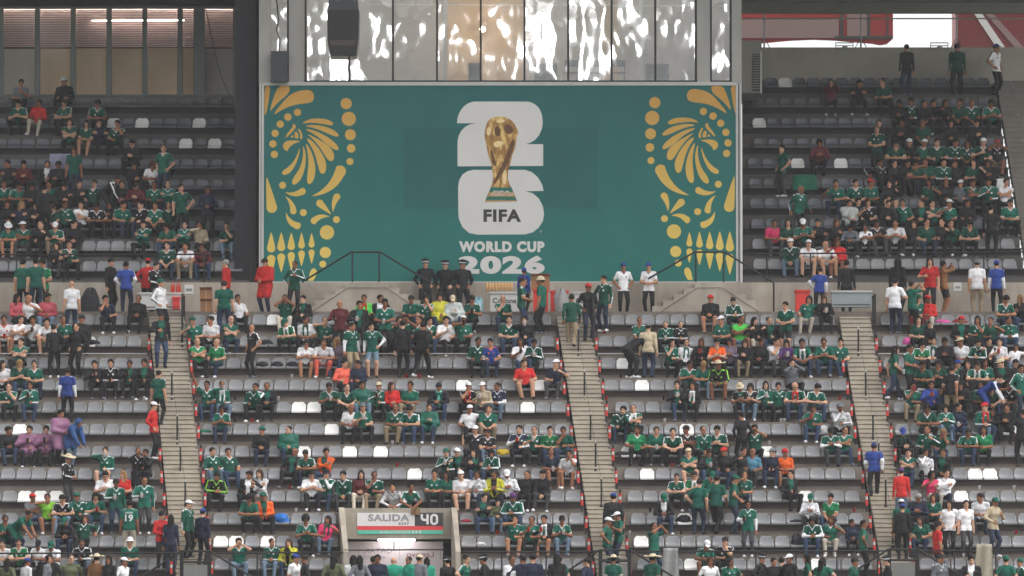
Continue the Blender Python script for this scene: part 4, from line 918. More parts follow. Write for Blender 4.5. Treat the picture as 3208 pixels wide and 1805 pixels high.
BR = mat('board_red', lin((158, 44, 42)), .6, .08, .8); BRD = mat('board_red_dark', lin((122, 40, 40)), .6, .1, .8); BW = mat('board_pale', lin((148, 122, 118)), .6, .08, .5)
YD = 13.0
t = empty('billboard', P(2560, 140, YD)); tag(t, 'red and white board hung behind the fence beside the banner', 'billboard')
m = MB(); m.prism(cD([(-60,60),(1412,60),(1412,345),(1360,390),(1300,402),(1220,387),(1060,375),(900,360),(700,352),(480,362),(243,385),(-60,400)], YD), YD, YD + .15); bpart(m, 'sheet', BR, t)
m = MB(); m.prism(cD([(-60,170),(930,170),(930,338),(-60,342)], YD), YD - .03, YD - .002); bpart(m, 'pale_field', BW, t)
m = MB(); m.prism(cD([(1003,60),(1180,60),(1180,320),(1003,320)], YD), YD - .03, YD - .002); bpart(m, 'pale_field', BW, t)
for u in ((942, 970), (1183, 1208), (1356, 1370)): m = MB(); m.prism(cD([(u[0],60),(u[1],60),(u[1],320),(u[0],320)], YD), YD - .05, YD - .031); bpart(m, 'post', DKGREY, t)
m = MB(); m.prism(cD([(890,322),(1410,322),(1410,345),(890,345)], YD), YD - .05, YD - .031); bpart(m, 'ledge', DKGREY, t)
t = empty('billboard', P(3080, 146, YD)); tag(t, 'dark red board with two diagonal white stripes behind the fence', 'billboard')
m = MB(); m.prism(cD([(1985,60),(2700,60),(2700,430),(1985,430)], YD), YD, YD + .15); bpart(m, 'sheet', BRD, t)
m = MB(); m.prism(cD([(2090,60),(2160,60),(2412,430),(2335,430)], YD), YD - .03, YD - .002); bpart(m, 'stripe', WHITE, t)
m = MB(); m.prism(cD([(2180,60),(2240,60),(2580,430),(2500,430)], YD), YD - .03, YD - .002); bpart(m, 'stripe', BW, t)
m = MB(); m.prism(cD([(1937,60),(1972,60),(1972,425),(1937,425)], YD), YD - .03, YD + .1); bpart(m, 'edge_post', mat('board_pink', lin((222, 170, 168)), .6), t)
for x0, l in ((900, 'small floodlight frame on the wall top, nearer the banner'), (1743, 'small floodlight frame on the wall top, nearer the guard')):
    t = empty('floodlight', P(2300 + x0 / 2.837, 150, 7.2)); tag(t, l, 'floodlight')
    for a in ((x0, x0 + 6, 380, 432), (x0 + 154, x0 + 160, 380, 432), (x0, x0 + 160, 378, 385), (x0, x0 + 160, 404, 410)):
        m = MB(); m.prism(cD([(a[0], a[2]), (a[1], a[2]), (a[1], a[3]), (a[0], a[3])], 7.2), 7.18, 7.24); bpart(m, 'bar', DKGREY, t)
    m = MB(); c = cD([(x0 + 85, 420)], 7.1)[0]; m.lathe([(.10, -.05), (.09, 0), (.06, .04), (.0, .055)], 12, (c[0], 7.1, c[1])); bpart(m, 'lamp_head', FRAME, t)
t = empty('ventilation_unit', P(2350, 293, 3.0)); tag(t, 'grey ventilation box with dark louvre beside the press box', 'ventilation unit')
m = MB(); rect(m, 2321, 2386, 127, 292, 3.0, 7.2); bpart(m, 'body', GREYW, t)
m = MB(); rect(m, 2358, 2381, 169, 286, 2.97, 2.998); bpart(m, 'louvre', DKGREY, t)
m = MB(); rect(m, 2381.5, 2387, 160, 293, 2.94, 2.998); bpart(m, 'frame', FRAME, t)
for k in range(14): m = MB(); rect(m, 2359, 2380, 172 + k * 8, 174.5 + k * 8, 2.955, 2.969); bpart(m, 'louvre_blade', GREYW, t)

# ------------------------------------------------------------------ rails
def railing(name, label, rails, posts, Y, r=.024):
    """rails: polylines of photo points; posts: (x, y_top, y_bottom)"""
    t = empty(name, P(posts[0][0], posts[0][2], Y)); tag(t, label, 'railing', 'black steel railings')
    for pl in rails:
        m = MB()
        for a, b in zip(pl, pl[1:]): m.tube(P(*a, Y), P(*b, Y), r, n=8)
        bpart(m, 'rail', BLACK, t)
    for x, y0, y1 in posts: m = MB(); m.tube(P(x, y1, Y), P(x, y0, Y), r * .9, n=8); bpart(m, 'post', BLACK, t)
    return t
railing('railing', 'black railing in front of the upper left seats', [[(-330, 798), (786, 797)]], [(x, 798, 892) for x in (-40, 52, 200, 346, 492, 640, 785)], -1.08)
railing('railing', 'black railing in front of the upper right seats', [[(2334, 796), (3550, 786)]], [(x, 794, 886) for x in (2402, 2539, 2675, 2811, 2947, 3082)], -1.08)
YF = -13.95
for a, b, ps, l in ((-330, 566, (99, 248, 399, 548), 'black front railing at the far left'), (660, 1078, (806, 950), 'black front railing between left aisle and exit portal'), (1443, 1878, (1572, 1711, 1850), 'black front railing between exit portal and centre aisle'), (1976, 2783, (2110, 2240, 2368, 2494, 2622, 2749), 'black front railing between centre and right aisle'), (2877, 3550, (2990, 3120, 3250, 3380), 'black front railing at the far right')):
    railing('railing', l, [[(a, 1734 - a * .003), (b, 1734 - b * .003)]], [(x, 1733 - x * .003, 1870) for x in ps], YF)
def stair_gate(x0, x1, label):
    y = 1731 - x0 * .003
    t = railing('stair_gate', label, [[(x0 - 128, y + 82), (x0, y - 2), (x1, y - 2), (x1 + 132, y + 80)], [(x0, y + 32), (x1, y + 32)]], [(x0, y, 1900), (x1, y, 1900), (x0 + 6, y, 1900), (x1 - 6, y, 1900)], YF - .35, .03)
    t['category'] = 'gate'; t['group'] = 'stair gates at the foot of the aisles'
    m = MB(); rect(m, x0 + 9, x1 - 9, y + 40, 1900, YF - .36, YF - .33); bpart(m, 'panel', mat('gate_panel', lin((128, 126, 122)), .5, .06, 3), t)
stair_gate(566, 659, 'black stair gate with grey panel below the left aisle'); stair_gate(1878, 1975, 'black stair gate with grey panel below the centre aisle'); stair_gate(2783, 2876, 'black stair gate with grey panel below the right aisle')

# ------------------------------------------------------------------ footbridge stairs in front of the banner
def bridge(x0, x1, mirror_c, rail, label):
    """landing x0..x1 (photo), steps falling to both sides"""
    t = empty('access_steps', P((x0 + x1) / 2, 985, -1.6)); tag(t, label, 'steps', 'steps up from the walkway')
    yt = 885; n = 5; dy = 18.5; w_ = 33
    for k in range(n + 1):
        m = MB(); rect(m, x0 - w_ * k, x1 + w_ * k, yt + dy * k, yt + dy * (k + 1) if k < n else 1000, -1.95 - .003 * k, -1.12); bpart(m, 'step', CONC_L, t)
    m = MB()
    for s, (a, b) in enumerate((((x0 + 8, 902), (x0 - 118, 985)), ((x1 - 8, 902), (x1 + 118, 985)))): m.tube(P(*a, -1.985), P(*b, -1.985), .008, n=4)
    m.tube(P(x0 + 8, 902, -1.985), P(x1 - 8, 902, -1.985), .008, n=4); bpart(m, 'joint_line', CONC_D, t)
    railing('railing', 'black handrail over ' + label.split(' ', 2)[2], [[rail[0], rail[1], rail[2], rail[3]]], [(rail[1][0] + 4, rail[1][1], 884), (rail[2][0] - 4, rail[2][1], 884)], -1.9, .028)
bridge(1082, 1218, 0, ((946, 884), (1100, 790), (1192, 790), (1350, 886)), 'pale concrete steps and landing under the banner, left of the guards')
bridge(2176, 2271, 0, ((2030, 874), (2176, 790), (2271, 790), (2424, 886)), 'pale concrete steps and landing under the banner, right of the guards')
m = MB(); m.tube(P(2424, 886, -1.9), P(2424, 985, -1.9), .028, n=8); tag(m.build('post', BLACK), 'black post at the foot of the right handrail', 'post')

# ------------------------------------------------------------------ exit portal
PY = PORT['Y']; cP = lambda u, v: (1030 + u / 5.8545, 1560 + v / 5.8545)
po = empty('exit_portal', P(1250, 1800, PY)); tag(po, 'pale concrete exit portal below the seats', 'portal')
pp_ = lambda mb, name, mt, par=po: bpart(mb, name, mt, par)
m = MB(); rect(m, 1062, 1431, 1592, 1688, PY, PY + .35); pp_(m, 'lintel', CONC_L)
for xo, xi, xo2, xi2 in ((1061, 1079, 1076, 1092), (1414, 1432, 1428, 1443)):
    a0, a1 = P(xo, 1590, PY - .01), P(xi, 1590, PY - .01); b0, b1 = P(xo2, 1728, YF - .1), P(xi2, 1728, YF - .1); zb = P(1200, 1960, YF).z
    m = MB(); m.hexa([(b0.x, b0.y, zb), (b1.x, b1.y, zb), (a1.x, a1.y, zb), (a0.x, a0.y, zb), (b0.x, b0.y, b0.z), (b1.x, b1.y, b1.z), (a1.x, a1.y, a1.z), (a0.x, a0.y, a0.z)]); pp_(m, 'side_wall', CONC_L)
m = MB(); a, b = P(1062, 1688, PY), P(1431, 1688, PY); zb = P(1200, 1960, YF).z
m.box(a.x, b.x, PY + .35, PY + 3.0, a.z - .02, a.z + .1); pp_(m, 'soffit', CONC)
for x0, x1 in ((a.x, a.x + .12), (b.x - .12, b.x)): m = MB(); m.box(x0, x1, PY + .36, PY + 3, zb, a.z - .03); pp_(m, 'inner_wall', CONC)
m = MB(); m.box(a.x - .1, b.x + .1, PY + 3.02, PY + 3.1, zb, a.z + .1); pp_(m, 'back_wall', CONC_D)
m = MB(); m.box(a.x - .2, b.x + .2, YF - .3, PY + 3.1, zb - .05, zb); pp_(m, 'floor_slab', CONC)
# printed mesh seen from behind
VINYL = mat('printed_mesh', lin((214, 202, 202)), .8, .04, 2); INKR = mat('mesh_print_rose', lin((160, 112, 116)), .8); INKG = mat('mesh_print_grey', lin((150, 140, 146)), .8)
t = empty('printed_screen', P(1240, 1800, PY + .4)); tag(t, 'pale printed screen with mirrored lettering inside the exit portal', 'screen')
YV = PY + .40
m = MB(); rect(m, 1088, 1388, 1697, 1960, YV, YV + .01); bpart(m, 'sheet', VINYL, t)
for u in (545, 645, 1297, 2050): x = cP(u, 0)[0]; m = MB(); rect(m, x - .6, x + .6, 1710, 1755, YV - .004, YV - .001); bpart(m, 'seam', INKG, t)
letters('QATAR', *[cP(u, 0)[0] for u in (660, 1165)], *[cP(0, v)[1] for v in (925, 1030)], YV - .002, INKG, 'lettering', t, .0, True)
letters('AIRWAYS', *[cP(u, 0)[0] for u in (660, 1040)], *[cP(0, v)[1] for v in (1060, 1120)], YV - .002, INKG, 'lettering', t, .0, True)
letters('Lenovo', *[cP(u, 0)[0] for u in (1425, 1925)], *[cP(0, v)[1] for v in (985, 1088)], YV - .002, INKR, 'lettering', t, .01, True)
m = MB(); m.tube(P(1077, 1724, YF - .02), P(1390, 1722, YF - .02), .02, n=8); pp_(m, 'cross_rail', BLACK)
m = MB(); m.tube(P(1234, 1698, YF - .02), P(1234, 1726, YF - .02), .016, n=6); pp_(m, 'hanger', DKGREY)
# lit tube
t = empty('tube_lamp', P(1240, 1690, PY - .02)); tag(t, 'lit white tube lamp under the exit sign', 'lamp')
m = MB(); a, b = P(cP(905, 0)[0], cP(0, 775)[1], PY + .05), P(cP(1580, 0)[0], cP(0, 773)[1], PY + .05); m.tube(a, b, .028, n=10); bpart(m, 'tube', glow('tube_white', (1, .98, 1), 14.0), t)
m = MB(); rect(m, cP(880, 0)[0], cP(1610, 0)[0], cP(0, 742)[1], cP(0, 756)[1], PY + .04, PY + .12); bpart(m, 'fitting', DKGREY, t)
# sign
sg = empty('exit_sign', P(1254, 1675, PY)); tag(sg, 'white, black, red and green exit sign on the portal lintel', 'sign')
SW = mat('sign_white', lin((232, 226, 226)), .5, .02); SK = mat('sign_black', lin((70, 68, 70)), .5, .03); SRED = mat('sign_red', lin((232, 76, 80)), .5, .03); SGRN = mat('sign_green', lin((104, 200, 172)), .5, .03); SGY = mat('sign_grey_ink', lin((150, 148, 150)), .5); SDK = mat('sign_dark_ink', lin((70, 72, 70)), .5)
FLD = {}
for a, mt_, nm in (((520, 1576, 275, 515), SW, 'white_field'), ((1576, 2097, 272, 515), SK, 'black_field'), ((522, 2097, 517, 590), SRED, 'red_field'), ((525, 2097, 591, 664), SGRN, 'green_field')):
    m = MB(); rect(m, cP(a[0], 0)[0], cP(a[1], 0)[0], cP(0, a[2])[1], cP(0, a[3])[1], PY - .02, PY - .001); FLD[nm] = bpart(m, nm, mt_, sg)
LY = PY - .021
def L(t_, u0, u1, v0, v1, mt_, b=.0, f='white_field'): letters(t_, cP(u0, 0)[0], cP(u1, 0)[0], cP(0, v0)[1], cP(0, v1)[1], LY, mt_, 'lettering', FLD[f], b)
L('SALIDA', 722, 1478, 300, 430, SGY, .04); L('EXIT', 1283, 1478, 452, 494, SDK, .02); L('SALIDA DE EMERGENCIA', 935, 1500, 608, 650, SW, .012, 'green_field')
def stroke(pts, w_, mt_, Yd):
    n = len(pts); closed = math.hypot(pts[0][0] - pts[-1][0], pts[0][1] - pts[-1][1]) < 1
    vs = []; fs = []
    for k in range(n):
        a = pts[k - 1] if k else (pts[-2] if closed else pts[0]); b = pts[k + 1] if k < n - 1 else (pts[1] if closed else pts[-1])
        dx, dy = b[0] - a[0], b[1] - a[1]; l = max(math.hypot(dx, dy), 1e-6); nx, ny = -dy / l * w_, dx / l * w_
        for s_ in (1, -1): e_ = P(*cP(pts[k][0] + s_ * nx, pts[k][1] + s_ * ny), LY); vs.append((e_.x, LY - Yd, e_.z))
        if k: fs.append((2 * k - 2, 2 * k - 1, 2 * k + 1, 2 * k))
    m = MB(); m.add(vs, fs); bpart(m, 'lettering', mt_, FLD['black_field'])
arc = lambda cx, cy, rx, ry, a0, a1, n=8: [(cx + rx * math.cos(R(a0 + (a1 - a0) * k / n)), cy - ry * math.sin(R(a0 + (a1 - a0) * k / n))) for k in range(n + 1)]
for o_, w7, SWk, dz7 in ((0, 21, SW, .002),):
    stroke([(1706 + o_, 298)] + arc(1750 + o_ * .0, 360, 44 - o_, 44 - o_, 180, 270, 6) + [(1800, 404 - o_)], w7, SWk, dz7)
    stroke([(1811 + o_ * .85, 300), (1811 + o_ * .85, 486)], w7, SWk, dz7 + .0004)
    stroke(arc(1933, 355, 52 + o_, 42 + o_, 180, 0, 8) + arc(1933, 435, 52 + o_, 42 + o_, 0, -180, 8) + [(1933 - 52 - o_, 355)], w7, SWk, dz7)
for u in (1545, 1605, 1672): m = MB(); rect(m, cP(u - 16, 0)[0], cP(u + 16, 0)[0], cP(0, 604)[1], cP(0, 650)[1], LY - .002, LY); bpart(m, 'pictogram', SW, FLD['green_field'])

# ------------------------------------------------------------------ posts
PATCH = mat('post_label', lin((210, 205, 200)), .6, .3, 60)
pm = [MB() for _ in range(4)]
pm[0].tube((0, 0, 0), (0, 0, .60), .030, n=8); pm[1].tube((0, 0, .18), (0, 0, .34), .040, n=8); pm[2].tube((0, 0, .345), (0, 0, .435), .034, n=8); pm[3].tube((0, 0, .60), (0, 0, .625), .036, n=8)
ME0, MER, MEL, MEC = pm[0].mesh('pole', BLACK), pm[1].mesh('red_sleeve', REDP), pm[2].mesh('label', PATCH), pm[3].mesh('top', BLACK)
AN = ['left', 'centre', 'right']
for i in range(1, LOW_N):
    ys = low_ys(i)
    for k in range(3):
        for s in (0, 1):
            Yp = low_Y(i) - .30; xp = X(aisle(k, ys)[s] + (-7 if s == 0 else 7), Yp); z = low_lip(i) - LIPH
            t = link('aisle_post', ME0, loc=(xp, Yp, z)); tag(t, 'red sleeved post on the %s edge of the %s aisle, %s row below walkway' % (['left', 'right'][s], AN[k], ORD_[i + 1]), 'post', 'red sleeved posts along the aisles')
            t.rotation_euler = (rng.normal(0, .02), rng.normal(0, .02), rng.uniform(0, 6)); link('red_sleeve', MER, t); u_ = link('red_sleeve', MER, t, (0, 0, .35)); u_.scale = (1, 1, .5); link('label_patch', MEL, t); link('cap', MEC, t)
pb0, pb1, pb2 = MB(), MB(), MB(); pb0.tube((0, 0, .10), (0, 0, .86), .026, n=8); pb1.lathe([(.075, 0), (.065, .05), (.035, .13), (.028, .16)], 8); pb2.tube((0, 0, .86), (0, 0, .93), .02, n=8)
MH0, MH1, MH2 = pb0.mesh('pole', BLACK), pb1.mesh('base', BLACK), pb2.mesh('tip', FRAME)
HP = {0: [(538, 1163), (555, 1299), (565, 1393), (580, 1505), (595, 1623)], 1: [(1812, 1024), (1831, 1159), (1850, 1293), (1866, 1383), (1884, 1497), (1902, 1620)], 2: [(2689, 1025), (2712, 1160), (2735, 1294), (2753, 1383), (2775, 1498), (2797, 1618)]}
for k, lst in HP.items():
    prev = None
    for n, (x, y) in enumerate(lst):
        i = (y + 98 - 1046) / 69.2; Yp = -4.75 - RUN * i; p = P(x, y + 100, Yp)
        t = link('handrail_post', MH0, loc=p); tag(t, 'black handrail post, %s from the top of the %s aisle' % (ORD_[n + 1], AN[k]), 'post', 'black posts in the aisles'); link('base', MH1, t); link('tip', MH2, t)
        if prev is not None:
            m = MB(); m.tube(prev + Vector((0, 0, .80)), p + Vector((0, 0, .80)), .006, n=5); tag(m.build('chain', DKGREY), 'thin chain between %s and %s post of the %s aisle' % (ORD_[n], ORD_[n + 1], AN[k]), 'chain')
        prev = p
for n, (x, y) in enumerate([(3174, 273), (3189, 358), (3203, 440)]):
    p = P(x, y + 92, up_Y(1.3 * n)); t = link('handrail_post', MH0, loc=p); tag(t, 'black handrail post, %s from the top of the upper right stairs' % ORD_[n + 1], 'post'); link('base', MH1, t); link('tip', MH2, t)
# short black barriers at the top of the aisles
for k, (x, l) in enumerate(((575, 'left'), (1859, 'centre'), (2737, 'right'))):
    t = empty('aisle_barrier', P(x, 1098, low_Y(0) - .4)); tag(t, 'black barrier at the top of the %s aisle' % l, 'barrier', 'barriers at the top of the aisles')
    zb_, zt_ = P(x, 1100, low_Y(1)).z, P(x, 925, low_Y(0)).z; xx = X(x, low_Y(0))
    for yy in (low_Y(0) + .3, low_Y(1) + .1): m = MB(); m.box(xx - .03, xx + .03, yy - .03, yy + .03, zb_, zt_); bpart(m, 'post', BLACK, t)
    for q_ in range(4): m = MB(); z_ = zb_ + .35 + (zt_ - zb_ - .4) * q_ / 3; m.box(xx - .02, xx + .02, low_Y(1) + .13, low_Y(0) + .27, z_, z_ + .05); bpart(m, 'rail', BLACK, t)
# white pipe under the second row
for s, (x0, x1) in enumerate(secs(1)):
    m = MB(); z = P(1604, 1108, low_Y(1) - .44).z; m.tube((x0 + .1, low_Y(1) - .44, z), (x1 - .1, low_Y(1) - .44, z), .014, n=6); tag(m.build('pipe', FRAME), 'thin white pipe along the second row of the %s block' % ['leftmost', 'second', 'third', 'rightmost'][s], 'pipe')
# ------------------------------------------------------------------ who stands and sits where
C3 = {k: lin(v) for k, v in dict(green=(22, 92, 76), dgreen=(22, 76, 62), lgreen=(30, 120, 74), lime=(150, 220, 70), neon=(95, 215, 90), white=(232, 230, 232), black=(34, 33, 36), navy=(36, 42, 62), blue=(44, 66, 138),
    red=(196, 44, 42), maroon=(98, 40, 44), orange=(236, 100, 40), salmon=(240, 110, 88), pink=(226, 60, 110), rose=(196, 90, 100), purple=(92, 60, 110), grey=(112, 114, 120), beige=(196, 178, 150), khaki=(158, 138, 112),
    yellow=(206, 200, 60), mint=(120, 205, 185), sky=(88, 140, 165), teal=(40, 150, 122), lilac=(146, 100, 130), brown=(140, 96, 62), olive=(92, 96, 70), jean=(54, 70, 96), ljean=(112, 132, 152), djean=(44, 54, 74),
    clear=(190, 196, 192), cream=(214, 202, 184), dgrey=(66, 66, 68), plaid=(120, 104, 120), sand=(206, 190, 160), pblue=(40, 74, 128)).items()}
SKINS = [lin(c) for c in ((176, 124, 96), (196, 148, 120), (152, 104, 78), (206, 160, 134), (138, 92, 70))]
HAIRS = dict(h=(26, 20, 18), e=(70, 42, 28), H=(150, 116, 74), y=(150, 146, 142))
def top(kind, c, c2='white'):
    a = C3[c]; b = C3[c2] if c2 else None; sk = 'skin'
    if kind == 'j': return dict(c_top=a, c_fore=sk, c_front=a, c_str=b, c_coll=b, c_cuff=C3['cream'], c_crest=b, c_sst=sk)
    if kind == 't': return dict(c_top=a, c_fore=sk, c_front=a, c_str=a, c_coll=tuple(x * .8 for x in a), c_cuff=a, c_crest=a, c_sst=sk)
    if kind == 'l': return dict(c_top=a, c_fore=a, c_front=a, c_str=a, c_coll=tuple(x * .8 for x in a), c_cuff=a, c_crest=a, c_sst=a)
    if kind == 'k': return dict(c_top=a, c_fore=a, c_front=a, c_str=b, c_coll=b, c_cuff=a, c_crest=b, c_sst=b)
    if kind == 'o': return dict(c_top=a, c_fore=a, c_front=b, c_str=a, c_coll=b, c_cuff=a, c_crest=a, c_sst=a)
    if kind == 's': return dict(c_top=a, c_fore=b, c_front=a, c_str=C3['white'], c_coll=b, c_cuff=b, c_crest=C3['white'], c_sst=b)
    if kind == 'v': return dict(c_top=a, c_fore=b, c_front=a, c_str=b, c_coll=b, c_cuff=b, c_crest=a, c_sst=b)
TOPS = {  # code: (colours, words)
 'g': (top('j', 'green'), 'green jersey'), 'gd': (top('j', 'dgreen'), 'dark green jersey'), 'G': (top('t', 'green'), 'plain green shirt'), 'GD': (top('t', 'dgreen'), 'dark green shirt'), 'gl': (top('k', 'green'), 'green striped track jacket'), 'gk': (top('k', 'dgreen'), 'dark green track jacket'),
 'lg': (top('j', 'lgreen'), 'bright green jersey'), 'ne': (top('t', 'neon'), 'neon green shirt'), 'li': (top('t', 'lime'), 'lime shirt'), 'w': (top('j', 'white', 'white'), 'white jersey'), 'wt': (top('t', 'white'), 'white shirt'), 'wl': (top('k', 'white', 'grey'), 'white track jacket'), 'wr': (top('j', 'white', 'red'), 'white jersey with red sash'),
 'k': (top('l', 'black'), 'black jacket'), 'ks': (top('j', 'black'), 'black jersey'), 'kt': (top('k', 'black'), 'black striped track jacket'), 'ko': (top('o', 'black', 'green'), 'open black jacket over green'), 'kw': (top('o', 'black', 'white'), 'open black jacket over white'), 'n': (top('l', 'navy'), 'navy jacket'), 'ns': (top('t', 'navy'), 'navy polo'), 'nw': (top('s', 'navy', 'white'), 'navy shirt with white sleeves'),
 'b': (top('l', 'blue'), 'blue jacket'), 'bs': (top('t', 'blue'), 'blue shirt'), 'r': (top('t', 'red'), 'red shirt'), 'rj': (top('l', 'red'), 'red jacket'), 'm': (top('l', 'maroon'), 'maroon jacket'), 'o': (top('t', 'orange'), 'orange shirt'), 'oo': (top('o', 'orange', 'dgreen'), 'orange jacket'), 'sa': (top('l', 'salmon'), 'salmon jacket'), 'p': (top('t', 'pink'), 'hot pink shirt'), 'ro': (top('l', 'rose'), 'rose hoodie'),
 'pu': (top('l', 'purple'), 'purple hooded top'), 'gy': (top('l', 'grey'), 'grey hoodie'), 'gt': (top('t', 'grey'), 'grey shirt'), 'be': (top('l', 'beige'), 'beige sweater'), 'y': (top('o', 'yellow', 'black'), 'yellow jacket'), 'mi': (top('o', 'black', 'mint'), 'black vest over mint shirt'), 'sk': (top('t', 'sky'), 'light blue shirt'), 'gw': (top('s', 'green', 'white'), 'green shirt with white sleeves'),
 'vs': (top('v', 'blue', 'white'), 'blue vest over white shirt'), 'br': (top('l', 'brown'), 'brown sweater'), 'ol': (top('l', 'olive'), 'olive jacket'), 'pl': (top('l', 'plaid'), 'checked shirt'), 'or': (top('j', 'orange', 'black'), 'orange striped jersey'), 'pol': (top('j', 'white', 'navy'), 'white guard shirt'), 'mu': (top('j', 'blue', 'orange'), 'bright patterned shirt'), 'kl': (top('k', 'black', 'lime'), 'black jacket with lime stripes'), 'ze': (top('k', 'white', 'grey'), 'zebra patterned top'), 'cop': (top('l', 'black'), 'black uniform'), 'gp': (top('k', 'grey', 'clear'), 'grey uniform')}
LEGS = {'j': ('jean', 'jean', 'jeans'), 'J': ('ljean', 'ljean', 'pale jeans'), 'd': ('djean', 'djean', 'dark jeans'), 'k': ('black', 'black', 'black trousers'), 'g': ('dgrey', 'dgrey', 'grey trousers'), 'c': ('khaki', 'khaki', 'khaki trousers'), 'w': ('cream', 'cream', 'white trousers'),
    's': ('black', 'skin', 'dark shorts'), 'S': ('ljean', 'skin', 'pale shorts'), 'C': ('khaki', 'skin', 'khaki shorts'), 'o': ('salmon', 'salmon', 'salmon trousers'), 'r': ('maroon', 'maroon', 'maroon trousers')}
HATC = {'w': ('white', 'white'), 'g': ('green', 'green'), 'k': ('black', 'black'), 'b': ('blue', 'blue'), 'r': ('red', 'red'), 'n': ('sand', 'beige'), 'y': ('grey', 'grey'), 'u': ('purple', 'purple')}
PONC = {'P': ('lilac', 'pink'), 'B': ('pblue', 'blue'), 'Y': ('yellow', 'yellow'), 'C': ('clear', 'clear'), 'T': ('teal', 'teal'), 'G': ('green', 'green flag'), 'R': ('red', 'red flag')}
